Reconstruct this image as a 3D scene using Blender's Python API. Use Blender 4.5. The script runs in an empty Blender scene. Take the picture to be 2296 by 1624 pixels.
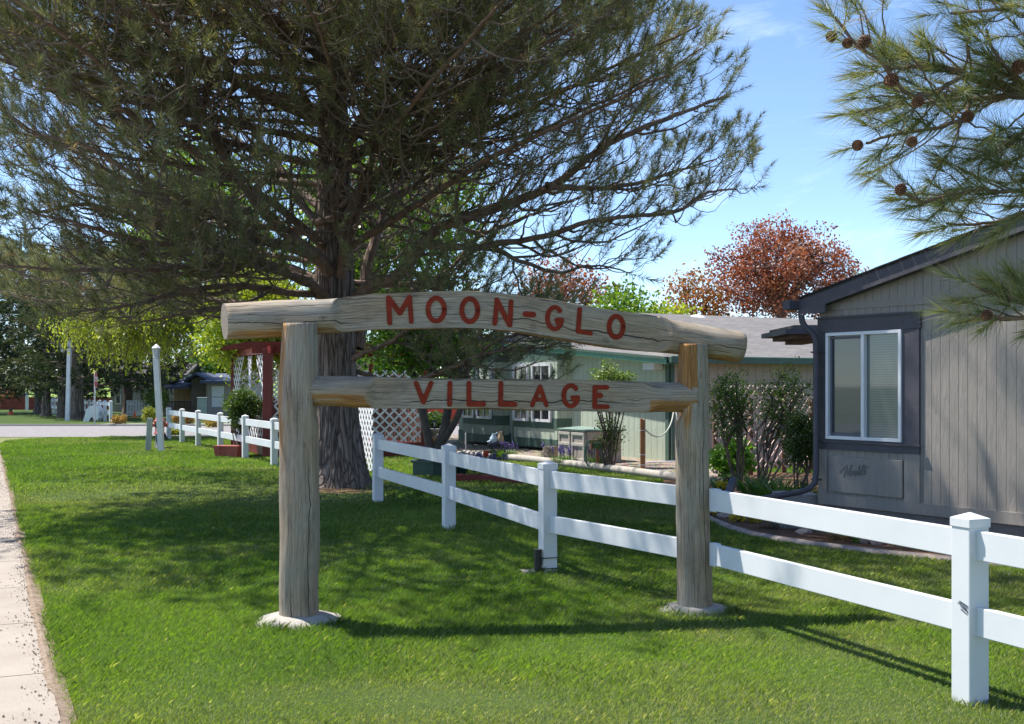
import bpy, math, random
import numpy as np
from mathutils import Vector, Matrix, noise as mnoise

S = bpy.context.scene
COL = S.collection
F, CX, HY, H = 2600.0, 1148.0, 865.0, 1.6
R = math.radians
RS = np.random.RandomState(7)
random.seed(7)

def P(x, y, Y):
    return Vector(((x-CX)/F*Y, Y, H-(y-HY)/F*Y))
def G(x, y, z=0.0):
    Y = (H-z)*F/(y-HY)
    return Vector(((x-CX)/F*Y, Y, z))

# ------------------------------------------------------------------ objects
def link(o, parent=None):
    COL.objects.link(o)
    if parent is not None: o.parent = parent
    return o
def tag(o, label=None, cat=None, group=None, kind=None):
    if label: o['label'] = label
    if cat: o['category'] = cat
    if group: o['group'] = group
    if kind: o['kind'] = kind
    return o
def empty(name, loc=(0,0,0), rz=0.0, label=None, cat=None, group=None):
    o = bpy.data.objects.new(name, None); o.empty_display_size = .2
    o.location = loc; o.rotation_euler = (0,0,rz); link(o)
    return tag(o, label, cat, group)
def dup(o, parent=None):
    c = o.copy(); COL.objects.link(c); c.parent = parent
    for ch in list(o.children): dup(ch, c)
    return c

class MB:
    def __init__(s): s.v=[]; s.f=[]; s.m=[]; s.sm=[]
    def add(s, vs, fs, mi=0, sm=False):
        b=len(s.v); s.v += [tuple(v) for v in vs]
        for f in fs: s.f.append(tuple(i+b for i in f)); s.m.append(mi); s.sm.append(sm)
    def quad(s, a,b,c,d, mi=0): s.add([a,b,c,d],[(0,1,2,3)],mi)
    def box(s, c, d, rz=0.0, mi=0, M=None, top=1.0):
        x,y,z=[k/2 for k in d]; vs=[]
        for k in (-1,1):
            q = top if k>0 else 1
            for (i,j) in ((-1,-1),(1,-1),(1,1),(-1,1)): vs.append(Vector((i*x*q,j*y*q,k*z)))
        rot = M if M is not None else Matrix.Rotation(rz,3,'Z')
        vs=[rot@v+Vector(c) for v in vs]
        s.add(vs,[(3,2,1,0),(4,5,6,7),(0,1,5,4),(1,2,6,5),(2,3,7,6),(3,0,4,7)],mi)
    def beam(s, a, b, w, h, mi=0, up=Vector((0,0,1))):
        a=Vector(a); b=Vector(b); d=(b-a); L=d.length
        if L<1e-6: return
        d.normalize(); up=Vector(up)
        if abs(d.dot(up))>.98: up=Vector((0,1,0))
        sx=d.cross(up).normalized(); uz=sx.cross(d).normalized()
        M=Matrix((d,sx,uz)).transposed()
        s.box((a+b)/2,(L,w,h),M=M,mi=mi)
    def tube(s, pts, rad, n=8, mi=0, cap=True, sm=True):
        pts=[Vector(p) for p in pts]; k=len(pts)
        if not hasattr(rad,'__len__'): rad=[rad]*k
        vs=[]; ref=None
        for i,p in enumerate(pts):
            t=(pts[min(i+1,k-1)]-pts[max(i-1,0)])
            if t.length<1e-9: t=Vector((0,0,1))
            t.normalize()
            if ref is None: ref = Vector((0,0,1)) if abs(t.z)<.9 else Vector((1,0,0))
            a=t.cross(ref).normalized(); b=t.cross(a).normalized(); ref = -b if False else ref
            if abs(t.dot(ref))>.95: ref = Vector((1,0,0)) if abs(t.x)<.9 else Vector((0,1,0))
            for j in range(n):
                th=2*math.pi*j/n
                vs.append(p+(a*math.cos(th)+b*math.sin(th))*rad[i])
        fs=[]
        for i in range(k-1):
            for j in range(n):
                j2=(j+1)%n; fs.append((i*n+j,i*n+j2,(i+1)*n+j2,(i+1)*n+j))
        s.add(vs,fs,mi,sm)
        if cap:
            s.add(vs[:n],[tuple(range(n))],mi); s.add(vs[-n:],[tuple(reversed(range(n)))],mi)
    def lathe(s, c, prof, n=16, mi=0, M=None, sm=True):
        vs=[]; c=Vector(c)
        for (r,z) in prof:
            for j in range(n):
                th=2*math.pi*j/n; v=Vector((r*math.cos(th),r*math.sin(th),z))
                if M is not None: v=M@v
                vs.append(c+v)
        fs=[]
        for i in range(len(prof)-1):
            for j in range(n):
                j2=(j+1)%n; fs.append((i*n+j,i*n+j2,(i+1)*n+j2,(i+1)*n+j))
        s.add(vs,fs,mi,sm)
        s.add(vs[:n],[tuple(reversed(range(n)))],mi); s.add(vs[-n:],[tuple(range(n))],mi)
    def build(s, name, mats, parent=None, bevel=0.0, **kw):
        me=bpy.data.meshes.new(name); me.from_pydata([tuple(v) for v in s.v],[],s.f)
        if not isinstance(mats,(list,tuple)): mats=[mats]
        for m in mats: me.materials.append(m)
        me.polygons.foreach_set('material_index', s.m); me.polygons.foreach_set('use_smooth', s.sm)
        me.update()
        o=link(bpy.data.objects.new(name,me),parent)
        if bevel>0:
            b=o.modifiers.new('b','BEVEL'); b.width=bevel; b.segments=2; b.limit_method='ANGLE'
        return tag(o,**kw)

def fast_mesh(name, V, k, mats, parent=None, col=None, uv=None, sm=False, attrs=None, **kw):
    """V: (N,k,3) separate polygons of k corners; col (N,3) or (N,k,3)"""
    V=np.asarray(V,dtype=np.float32); N=V.shape[0]
    me=bpy.data.meshes.new(name)
    me.vertices.add(N*k); me.vertices.foreach_set('co',V.reshape(-1))
    me.loops.add(N*k); me.loops.foreach_set('vertex_index',np.arange(N*k,dtype=np.int32))
    me.polygons.add(N); me.polygons.foreach_set('loop_start',np.arange(0,N*k,k,dtype=np.int32))
    me.polygons.foreach_set('loop_total',np.full(N,k,dtype=np.int32))
    if sm: me.polygons.foreach_set('use_smooth',np.ones(N,dtype=bool))
    me.update(calc_edges=True)
    if not isinstance(mats,(list,tuple)): mats=[mats]
    for m in mats: me.materials.append(m)
    if col is not None:
        col=np.asarray(col,dtype=np.float32)
        if col.ndim==2: col=np.repeat(col[:,None,:],k,axis=1)
        a=me.color_attributes.new('col','FLOAT_COLOR','POINT')
        c4=np.ones((N*k,4),dtype=np.float32); c4[:,:3]=col.reshape(-1,3)
        a.data.foreach_set('color',c4.reshape(-1))
    o=link(bpy.data.objects.new(name,me),parent)
    return tag(o,**kw)

# ------------------------------------------------------------------ materials
class NM:
    def __init__(s,name):
        m=bpy.data.materials.new(name); m.use_nodes=True; s.m=m; s.t=m.node_tree
        s.t.nodes.clear(); s.out=s.n('ShaderNodeOutputMaterial')
    def n(s,t,**kw):
        nd=s.t.nodes.new(t)
        for k,v in kw.items(): setattr(nd,k,v)
        return nd
    def l(s,a,b): s.t.links.new(a,b)
    def set(s,sock,v):
        if hasattr(v,'is_output') or isinstance(v,bpy.types.NodeSocket): s.l(v,sock)
        else: sock.default_value = v if not (isinstance(v,(tuple,list)) and len(v)==3 and sock.type=='RGBA') else (*v,1)
    def coord(s,which='Object',scale=(1,1,1),loc=(0,0,0)):
        tc=s.n('ShaderNodeTexCoord'); mp=s.n('ShaderNodeMapping')
        s.l(tc.outputs[which],mp.inputs[0]); mp.inputs['Scale'].default_value=scale; mp.inputs['Location'].default_value=loc
        return mp.outputs[0]
    def noise(s,vec,scale=5,detail=4,rough=.55,dist=0):
        nd=s.n('ShaderNodeTexNoise'); s.l(vec,nd.inputs['Vector'])
        nd.inputs['Scale'].default_value=scale; nd.inputs['Detail'].default_value=detail
        nd.inputs['Roughness'].default_value=rough; nd.inputs['Distortion'].default_value=dist
        return nd.outputs[0]
    def ramp(s,fac,stops,interp='LINEAR'):
        nd=s.n('ShaderNodeValToRGB'); nd.color_ramp.interpolation=interp
        e=nd.color_ramp.elements
        while len(e)<len(stops): e.new(.5)
        for i,(p,c) in enumerate(stops):
            e[i].position=p; e[i].color=(*c,1) if hasattr(c,'__len__') else (c,c,c,1)
        s.set(nd.inputs[0],fac); return nd.outputs[0]
    def mix(s,fac,a,b,mode='MIX'):
        nd=s.n('ShaderNodeMix',data_type='RGBA',blend_type=mode)
        s.set(nd.inputs[0],fac); s.set(nd.inputs[6],a); s.set(nd.inputs[7],b); return nd.outputs[2]
    def math(s,op,a,b=0.0,c=0.0):
        nd=s.n('ShaderNodeMath',operation=op); s.set(nd.inputs[0],a); s.set(nd.inputs[1],b)
        if op in('MULTIPLY_ADD','SMOOTH_MIN','COMPARE'): s.set(nd.inputs[2],c)
        return nd.outputs[0]
    def attr(s,name):
        return s.n('ShaderNodeAttribute',attribute_name=name)
    def bump(s,h,strength=.3,dist=.01):
        nd=s.n('ShaderNodeBump'); nd.inputs['Strength'].default_value=strength; nd.inputs['Distance'].default_value=dist
        s.set(nd.inputs['Height'],h); return nd.outputs[0]
    def pbr(s,color,rough=.6,normal=None,metal=0.0,spec=.5,link=True,**kw):
        b=s.n('ShaderNodeBsdfPrincipled'); s.set(b.inputs['Base Color'],color); s.set(b.inputs['Roughness'],rough)
        b.inputs['Metallic'].default_value=metal; b.inputs['Specular IOR Level'].default_value=spec
        if normal is not None: s.l(normal,b.inputs['Normal'])
        for k,v in kw.items(): b.inputs[k].default_value=v
        if link: s.l(b.outputs[0],s.out.inputs[0])
        return b

def m_plain(name,c,rough=.6,var=.12,scale=6,bump=.0,metal=0,spec=.5,bscale=60,dirt=0):
    k=NM(name); v=k.coord('Object')
    n1=k.noise(v,scale,5,.6)
    c0=tuple(x*(1-var) for x in c); c1=tuple(min(1,x*(1+var)) for x in c)
    col=k.ramp(n1,[(.3,c0),(.7,c1)])
    if dirt:
        n3=k.noise(v,scale*.35,6,.7); col=k.mix(k.math('MULTIPLY',k.ramp(n3,[(.52,0.),(.75,1.)]),dirt),col,tuple(x*.55 for x in c))
    nrm=None
    if bump: nrm=k.bump(k.noise(v,bscale,4,.6),bump,.01)
    k.pbr(col,rough,nrm,metal,spec); return k.m

def m_leaf(name,rough=.5,trans=.35,spec=.4,tint=(1.3,1.25,.5)):
    k=NM(name); a=k.attr('col').outputs['Color']
    b=k.pbr(a,rough,spec=spec,link=False)
    t=k.n('ShaderNodeBsdfTranslucent'); k.l(k.mix(1.0,a,tint,'MULTIPLY'),t.inputs[0])
    mx=k.n('ShaderNodeMixShader'); mx.inputs[0].default_value=trans
    k.l(b.outputs[0],mx.inputs[1]); k.l(t.outputs[0],mx.inputs[2]); k.l(mx.outputs[0],k.out.inputs[0]); return k.m

def m_wood_log():
    k=NM('weathered_log_wood'); uv=k.coord('UV',(1,1,1))
    fresh=k.attr('fresh').outputs['Fac']
    g=k.noise(k.coord('UV',(2.2,130,1)),1.0,6,.68,.25)
    g2=k.noise(k.coord('UV',(7,380,1)),1.0,4,.6)
    big=k.noise(k.coord('UV',(1.5,5,1)),1.0,4,.6)
    grey=k.ramp(g,[(.25,(.13,.108,.084)),(.40,(.27,.235,.187)),(.56,(.385,.34,.275)),(.76,(.53,.47,.38))])
    warm=k.ramp(g,[(.28,(.19,.13,.08)),(.5,(.36,.27,.18)),(.74,(.50,.40,.28))])
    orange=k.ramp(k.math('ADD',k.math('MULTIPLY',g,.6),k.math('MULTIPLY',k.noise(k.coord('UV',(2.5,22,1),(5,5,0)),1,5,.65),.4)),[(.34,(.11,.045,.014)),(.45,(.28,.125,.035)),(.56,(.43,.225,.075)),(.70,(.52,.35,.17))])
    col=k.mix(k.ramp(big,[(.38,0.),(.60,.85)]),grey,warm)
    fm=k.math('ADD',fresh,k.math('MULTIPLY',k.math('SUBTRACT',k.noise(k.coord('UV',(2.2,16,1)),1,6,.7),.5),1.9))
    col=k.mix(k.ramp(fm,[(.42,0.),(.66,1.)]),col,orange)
    col=k.mix(k.math('MULTIPLY',k.ramp(g2,[(.36,1.),(.5,0.)]),.45),col,(.10,.08,.06))
    # long drying cracks: thin contour lines of a stretched noise
    uvn=k.n('ShaderNodeTexCoord'); sp=k.n('ShaderNodeSeparateXYZ'); k.l(uvn.outputs['UV'],sp.inputs[0])
    wob=k.noise(k.coord('UV',(1.4,.9,1)),1.0,5,.6); wob2=k.noise(k.coord('UV',(14,1,1)),1.0,2,.6)
    ph=k.math('ADD',k.math('DIVIDE',sp.outputs[1],.118),k.math('ADD',k.math('MULTIPLY',wob,1.1),k.math('MULTIPLY',wob2,.05)))
    fr=k.math('FRACT',ph); fl=k.math('FLOOR',ph)
    cmb=k.n('ShaderNodeCombineXYZ'); k.l(k.math('MULTIPLY',sp.outputs[0],.75),cmb.inputs[0]); k.l(k.math('MULTIPLY',fl,7.31),cmb.inputs[1])
    seg=k.ramp(k.noise(cmb.outputs[0],1.0,2,.5),[(.46,0.),(.56,1.)])
    ck=k.math('MULTIPLY',k.ramp(k.math('ABSOLUTE',k.math('SUBTRACT',fr,.5)),[(0,1.),(.012,.95),(.026,0.)]),seg)
    ph2=k.math('ADD',k.math('DIVIDE',sp.outputs[1],.031),k.math('ADD',k.math('MULTIPLY',wob,4.2),k.math('MULTIPLY',wob2,.25)))
    fl2=k.math('FLOOR',ph2); cm2=k.n('ShaderNodeCombineXYZ'); k.l(k.math('MULTIPLY',sp.outputs[0],3.2),cm2.inputs[0]); k.l(k.math('MULTIPLY',fl2,5.17),cm2.inputs[1])
    seg2=k.ramp(k.noise(cm2.outputs[0],1.0,2,.5),[(.52,0.),(.60,.75)])
    ck=k.math('MAXIMUM',ck,k.math('MULTIPLY',k.ramp(k.math('ABSOLUTE',k.math('SUBTRACT',k.math('FRACT',ph2),.5)),[(0,1.),(.02,.8),(.05,0.)]),seg2))
    # knots
    vo=k.n('ShaderNodeTexVoronoi',feature='F1'); k.l(k.coord('UV',(1.5,3.0,1)),vo.inputs[0]); vo.inputs['Scale'].default_value=1.9
    kn=k.ramp(vo.outputs['Distance'],[(.0,1.),(.035,.9),(.055,.25),(.07,.6),(.10,0.)])
    col=k.mix(k.math('MULTIPLY',kn,.8),col,(.09,.055,.035))
    stn=k.noise(k.coord('UV',(3.2,9,1),(2,4,0)),1,6,.7); col=k.mix(k.math('MULTIPLY',k.ramp(stn,[(.50,0.),(.68,1.)]),.5),col,(.10,.085,.07))
    col=k.mix(ck,col,(.02,.015,.012))
    hgt=k.math('SUBTRACT',k.math('ADD',k.math('MULTIPLY',g,.6),k.math('MULTIPLY',g2,.35)),k.math('MULTIPLY',ck,1.6))
    k.pbr(col,.8,k.bump(hgt,.8,.005),spec=.25); return k.m

def m_endgrain():
    k=NM('log_end_grain'); v=k.coord('Object')
    w=k.n('ShaderNodeTexWave',wave_type='RINGS',rings_direction='X'); k.l(k.coord('UV'),w.inputs[0]); w.inputs['Scale'].default_value=22; w.inputs['Distortion'].default_value=1.5
    col=k.mix(.35,k.ramp(k.noise(v,30,5,.7),[(.3,(.2,.17,.14)),(.7,(.42,.37,.30))]),k.ramp(w.outputs[0],[(.2,(.15,.12,.1)),(.8,(.4,.35,.28))]))
    col=k.mix(.35,col,(.16,.13,.10)); k.pbr(col,.9,k.bump(k.noise(v,80,4,.6),.8,.006),spec=.2); return k.m

def m_bark(name,c0,c1,c2,sc=1.0):
    k=NM(name); v=k.coord('Object',(sc,sc,sc*.095))
    vo=k.n('ShaderNodeTexVoronoi',feature='DISTANCE_TO_EDGE'); vv=k.n('ShaderNodeVectorMath',operation='ADD')
    nz=k.n('ShaderNodeTexNoise'); k.l(v,nz.inputs[0]); nz.inputs['Scale'].default_value=4
    sc2=k.n('ShaderNodeVectorMath',operation='SCALE'); k.l(nz.outputs['Color'],sc2.inputs[0]); sc2.inputs['Scale'].default_value=.34
    k.l(v,vv.inputs[0]); k.l(sc2.outputs[0],vv.inputs[1]); k.l(vv.outputs[0],vo.inputs[0]); vo.inputs['Scale'].default_value=11
    n1=k.noise(v,14,6,.7); n2=k.noise(k.coord('Object'),2.2,4,.6)
    col=k.ramp(n1,[(.3,c0),(.55,c1),(.75,c2)])
    edge=k.ramp(vo.outputs['Distance'],[(.0,1.),(.05,.5),(.13,0.)])
    col=k.mix(k.math('MULTIPLY',edge,.75),col,tuple(x*.25 for x in c0))
    col=k.mix(k.math('MULTIPLY',k.ramp(n2,[(.5,0.),(.75,1.)]),.5),col,(.14,.075,.045))
    h=k.math('ADD',k.math('MULTIPLY',k.ramp(vo.outputs['Distance'],[(0,0.),(.16,1.)]),1.0),k.math('MULTIPLY',n1,.5))
    k.pbr(col,.9,k.bump(h,.9,.03),spec=.15); return k.m

def m_siding(name,c,spacing=.2,grain=.5,rough=.65,offs=0.0):
    k=NM(name); tc=k.n('ShaderNodeTexCoord'); sp=k.n('ShaderNodeSeparateXYZ'); k.l(tc.outputs['Object'],sp.inputs[0])
    # grooves run on whichever horizontal axis lies along the wall
    x=k.math('ADD',sp.outputs[0],sp.outputs[1])
    fr=k.math('FRACT',k.math('ADD',k.math('MULTIPLY',x,1/spacing),offs))
    gr=k.ramp(fr,[(.0,1.),(.045,1.),(.07,0.),(.97,0.),(1.,1.)])
    wv=k.coord('Object',(9,9,1.1)); n1=k.noise(wv,3.2,6,.72,.8); n2=k.noise(k.coord('Object'),1.1,3,.5)
    col=k.ramp(n1,[(.3,tuple(v*.86 for v in c)),(.7,tuple(v*1.12 for v in c))])
    col=k.mix(k.math('MULTIPLY',k.ramp(n2,[(.4,0.),(.7,1.)]),.25),col,tuple(v*.8 for v in c))
    col=k.mix(k.math('MULTIPLY',gr,.52),col,tuple(v*.35 for v in c))
    h=k.math('SUBTRACT',k.math('MULTIPLY',k.ramp(n1,[(.35,0.),(.65,1.)]),grain),k.math('MULTIPLY',gr,1.4))
    k.pbr(col,rough,k.bump(h,.55,.008),spec=.35); return k.m

def m_shingle(name,c):
    k=NM(name); b=k.n('ShaderNodeTexBrick'); k.l(k.coord('UV'),b.inputs[0])
    b.inputs['Scale'].default_value=1.0; b.inputs['Brick Width'].default_value=.30; b.inputs['Row Height'].default_value=.14
    b.inputs['Mortar Size'].default_value=.008; b.inputs['Bias'].default_value=0.0
    b.inputs['Color1'].default_value=(*[v*.65 for v in c],1); b.inputs['Color2'].default_value=(*[v*1.35 for v in c],1); b.inputs['Mortar'].default_value=(*[v*.3 for v in c],1)
    n=k.noise(k.coord('UV'),90,3,.6); n2=k.noise(k.coord('UV'),1.2,4,.6)
    col=k.mix(.5,b.outputs[0],k.ramp(n,[(.3,tuple(v*.6 for v in c)),(.7,tuple(v*1.5 for v in c))]))
    col=k.mix(k.ramp(n2,[(.4,0.),(.8,.4)]),col,tuple(v*1.4 for v in c))
    k.pbr(col,.92,k.bump(k.math('ADD',b.outputs[1],k.math('MULTIPLY',n,.4)),.5,.01),spec=.2); return k.m

M={}
M['log']=m_wood_log(); M['end']=m_endgrain()
def m_letter():
    k=NM('red_brown_paint'); v=k.coord('Object'); n=k.noise(v,18,5,.6); f=k.noise(k.coord('Object',(14,14,90)),1,5,.7)
    col=k.ramp(n,[(.3,(.17,.016,.005)),(.7,(.27,.03,.009))])
    chip=k.ramp(k.noise(v,34,6,.75),[(.66,0.),(.70,1.)]); col=k.mix(k.math('MULTIPLY',chip,.85),col,(.33,.29,.24))
    col=k.mix(k.math('MULTIPLY',k.ramp(f,[(.55,0.),(.7,1.)]),.45),col,(.09,.015,.008))
    k.pbr(col,.7,k.bump(k.math('ADD',f,n),.5,.003),spec=.25); return k.m
M['letter']=m_letter()
M['vinyl']=m_plain('white_vinyl',(.68,.69,.70),.42,.05,1.5,.06,bscale=8,dirt=.22)
M['conc']=m_plain('pale_concrete',(.40,.365,.32),.9,.18,14,.7,bscale=110,dirt=.35)
M['bark']=m_bark('pine_bark',(.125,.098,.084),(.27,.215,.185),(.41,.345,.305))
M['branch']=m_plain('branch_bark',(.145,.108,.085),.85,.4,7,.5,bscale=40)
M['rbranch']=m_plain('reddish_branch_bark',(.17,.11,.08),.8,.4,9,.6,bscale=60)
M['bark2']=m_plain('grey_branch_bark',(.10,.08,.068),.85,.35,7,.5,bscale=40)
M['needle']=m_leaf('pine_needles',.48,.36,.4,(1.3,1.25,.6))
M['leaf']=m_leaf('broad_leaves',.42,.42,.45)
M['rleaf']=m_leaf('maple_leaves',.45,.35,.4,(1.4,.8,.5))
M['grassblade']=m_leaf('grass_blades',.42,.38,.4,(1.1,1.35,.35))
M['cone']=m_plain('pine_cone_scales',(.20,.10,.055),.7,.4,30,.4)
M['gsid']=m_siding('grey_taupe_siding',(.315,.28,.246),.103,.55)
M['gpanel']=m_siding('grey_taupe_panel',(.295,.264,.236),50,.3,.65,.5)
M['gtrim']=m_plain('dark_violet_grey_trim',(.075,.070,.085),.6,.12,8,.25)
M['alu']=m_plain('white_window_frame',(.72,.73,.76),.3,.03,3,metal=.0)
M['glass']=None
M['sage']=m_siding('pale_sage_siding',(.45,.51,.415),.2,.4)
M['beige']=m_siding('pinkish_beige_siding',(.47,.37,.30),.2,.4)
M['sgreen']=m_plain('dark_green_trim',(.072,.125,.098),.6,.12,5,.2)
M['fgreen']=m_plain('green_fascia_paint',(.13,.33,.235),.5,.1,5,.15)
M['shing']=m_shingle('grey_shingles',(.17,.16,.155))
M['dshing']=m_shingle('dark_shingles',(.06,.055,.058))
M['bshing']=m_shingle('blue_grey_shingles',(.12,.14,.20))
M['redp']=m_plain('dark_red_paint',(.17,.012,.009),.45,.18,5,.2,dirt=.3)
M['bred']=m_plain('bright_red_paint',(.55,.06,.03),.5,.1,4,.1)
M['pink']=m_plain('pink_lattice',(.62,.42,.36),.6,.08,5)
M['deck']=m_plain('taupe_plastic',(.36,.32,.28),.5,.08,5,.1)
M['tan']=m_plain('tan_plastic',(.50,.41,.31),.5,.08,5,.1)
M['black']=m_plain('black_plastic',(.02,.02,.024),.4,.2,5)
M['tire']=m_plain('dark_metal',(.05,.05,.055),.5,.2,5)
M['cedar']=m_plain('cedar_post',(.38,.17,.07),.7,.25,4,.3)
M['brown']=m_plain('dark_brown_wood',(.13,.07,.045),.8,.25,6,.3)
M['boxgreen']=m_plain('green_planter_plastic',(.035,.08,.06),.45,.15,6)
M['greyg']=m_plain('grey_green_metal',(.28,.33,.30),.5,.1,5,.1)
M['wpaint']=m_plain('white_paint',(.74,.74,.76),.5,.06,5,.1,dirt=.3)
M['hose']=m_plain('pale_hose',(.42,.45,.38),.5,.1,8)
M['ghose']=m_plain('green_hose',(.06,.19,.13),.5,.1,8)
M['rock']=m_plain('garden_rock',(.36,.29,.25),.9,.35,7,.9,bscale=20)
M['brock']=m_plain('reddish_rock',(.33,.23,.19),.9,.35,9,.9,bscale=22)
M['redfence']=m_siding('red_brown_fence_boards',(.27,.06,.03),.15,.3)
M['orange']=m_plain('orange_paint',(.75,.20,.03),.45,.08,3)
M['cone_o']=m_plain('orange_cone_plastic',(.85,.12,.03),.4,.05,3)
M['sign_red']=m_plain('sign_red',(.48,.02,.02),.4,.05,3)
M['galv']=m_plain('galvanised_metal',(.42,.43,.44),.4,.1,8,metal=.5)
M['tanwall']=m_siding('tan_house_siding',(.62,.43,.27),.3,.2)
M['greywall']=m_siding('pale_grey_house_siding',(.38,.34,.32),.3,.2)
M['darkwall']=m_siding('weathered_brown_siding',(.20,.165,.13),.25,.5)
M['shade']=m_plain('white_window_blind',(.75,.76,.78),.6,.02,2)
M['terra']=m_plain('terracotta',(.36,.12,.06),.7,.2,8)

def mglass(name,tint=(.10,.13,.12),blind=None):
    k=NM(name)
    if blind:
        tc=k.n('ShaderNodeTexCoord'); sp=k.n('ShaderNodeSeparateXYZ'); k.l(tc.outputs['Object'],sp.inputs[0])
        fr=k.math('FRACT',k.math('MULTIPLY',sp.outputs[2],1/.026))
        col=k.ramp(fr,[(.0,tuple(v*.45 for v in blind)),(.25,blind),(.8,blind),(1.,tuple(v*.6 for v in blind))])
        k.pbr(col,.28,k.bump(fr,.2,.004),spec=.6,**{'Coat Weight':1.0,'Coat Roughness':.03}); return k.m
    k.pbr(tint,.06,spec=.9,**{'Coat Weight':.6,'Coat Roughness':.02}); return k.m
M['glass']=mglass('dark_window_glass',(.02,.022,.025))
M['blindg']=mglass('glass_over_blinds',blind=(.14,.18,.165))
M['blindd']=mglass('screened_glass_over_blinds',blind=(.075,.095,.09))
# ------------------------------------------------------------------ camera, light, sky
cam=bpy.data.cameras.new('camera'); cam.sensor_width=36; cam.lens=36*F/2296; cam.shift_y=53/2296
cam.clip_end=3000; cam.clip_start=.05
co=link(bpy.data.objects.new('camera',cam)); co.location=(0,0,H); co.rotation_euler=(R(90),0,0); S.camera=co
S.render.resolution_x=1024; S.render.resolution_y=724
SUN=Vector((-.93,.50,1.98)).normalized()
elev=math.asin(SUN.z); az=math.atan2(SUN.x,SUN.y)
sl=bpy.data.lights.new('sun','SUN'); sl.energy=4.8; sl.angle=R(.53); sl.color=(1,.955,.88)
so=link(bpy.data.objects.new('sun',sl)); so.rotation_euler=(-SUN).to_track_quat('-Z','Y').to_euler(); so.location=(-20,10,40)
w=bpy.data.worlds.new('World'); S.world=w; w.use_nodes=True; nt=w.node_tree
sky=nt.nodes.new('ShaderNodeTexSky'); sky.sky_type='NISHITA'; sky.sun_disc=False; sky.sun_elevation=elev; sky.sun_rotation=az
sky.altitude=2600; sky.air_density=1.0; sky.dust_density=.0; sky.ozone_density=3.0
bg=nt.nodes['Background']; bg.inputs[1].default_value=.13
# thin cirrus
tc=nt.nodes.new('ShaderNodeTexCoord'); mp=nt.nodes.new('ShaderNodeMapping'); mp.inputs['Scale'].default_value=(2.2,2.2,7); mp.inputs['Rotation'].default_value=(0,.5,.3)
nz=nt.nodes.new('ShaderNodeTexNoise'); nz.inputs['Scale'].default_value=2.1; nz.inputs['Detail'].default_value=7; nz.inputs['Roughness'].default_value=.62; nz.inputs['Distortion'].default_value=.6
rp=nt.nodes.new('ShaderNodeValToRGB'); rp.color_ramp.elements[0].position=.55; rp.color_ramp.elements[0].color=(0,0,0,1); rp.color_ramp.elements[1].position=.8; rp.color_ramp.elements[1].color=(.3,.3,.3,1)
mx=nt.nodes.new('ShaderNodeMix'); mx.data_type='RGBA'; mx.inputs[7].default_value=(7.5,8.2,9.0,1)
L=nt.links.new
L(tc.outputs['Generated'],mp.inputs[0]); L(mp.outputs[0],nz.inputs[0]); L(nz.outputs[0],rp.inputs[0]); L(rp.outputs[0],mx.inputs[0])
L(sky.outputs[0],mx.inputs[6]); L(mx.outputs[2],bg.inputs[0])
vs=S.view_settings; vs.view_transform='Standard'; vs.look='None'; vs.gamma=1; vs.exposure=0.93
S.render.engine='CYCLES'; S.cycles.max_bounces=8; S.cycles.transparent_max_bounces=8; S.cycles.diffuse_bounces=4

# ------------------------------------------------------------------ ground sheets
def vnoise(x,y,s,seed=0):
    # smooth value noise, vectorised
    r=np.random.RandomState(seed).rand(256,256)
    X=x*s+100; Y=y*s+100; xi=np.floor(X).astype(int); yi=np.floor(Y).astype(int); fx=X-xi; fy=Y-yi
    fx=fx*fx*(3-2*fx); fy=fy*fy*(3-2*fy)
    g=lambda a,b: r[a%256,b%256]
    return (g(xi,yi)*(1-fx)+g(xi+1,yi)*fx)*(1-fy)+(g(xi,yi+1)*(1-fx)+g(xi+1,yi+1)*fx)*fy
def gmat_lawn(name='lawn_soil'):
    k=NM(name); v=k.coord('Object'); n=k.noise(v,1.1,5,.6); n2=k.noise(v,28,4,.7)
    col=k.mix(.6,k.ramp(n,[(.35,(.04,.07,.018)),(.55,(.06,.10,.024)),(.75,(.09,.115,.034))]),k.ramp(n2,[(.3,(.025,.045,.012)),(.7,(.09,.14,.035))]))
    k.pbr(col,.9,k.bump(n2,.8,.03),spec=.1); return k.m
def gmat(name,cs,sc,bscale,bs=.6,rough=.95,vor=False):
    k=NM(name); v=k.coord('Object'); n=k.noise(v,sc,6,.7)
    col=k.ramp(n,[(.25,cs[0]),(.5,cs[1]),(.75,cs[2])])
    if vor:
        vo=k.n('ShaderNodeTexVoronoi'); k.l(v,vo.inputs[0]); vo.inputs['Scale'].default_value=bscale
        col=k.mix(.55,col,k.mix(1.0,vo.outputs['Color'],cs[2],'MULTIPLY')); h=k.ramp(vo.outputs['Distance'],[(0,1.),(.6,0.)])
        k.pbr(col,rough,k.bump(h,bs,.03),spec=.2)
    else: k.pbr(col,rough,k.bump(k.noise(v,bscale,4,.6),bs,.01),spec=.2)
    return k.m
M['lawn']=gmat_lawn()
M['earth']=gmat('dry_grass_ground',[(.10,.12,.04),(.16,.18,.06),(.24,.22,.11)],.8,20)
M['asphalt']=gmat('worn_asphalt',[(.19,.175,.175),(.24,.225,.225),(.29,.27,.27)],3,240,.5)
M['mulch']=gmat('bark_mulch',[(.06,.035,.022),(.13,.075,.045),(.22,.14,.09)],26,40,.9)
M['gravel']=gmat('river_gravel',[(.20,.15,.11),(.34,.27,.21),(.50,.43,.35)],8,24,1.0,vor=True)
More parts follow.
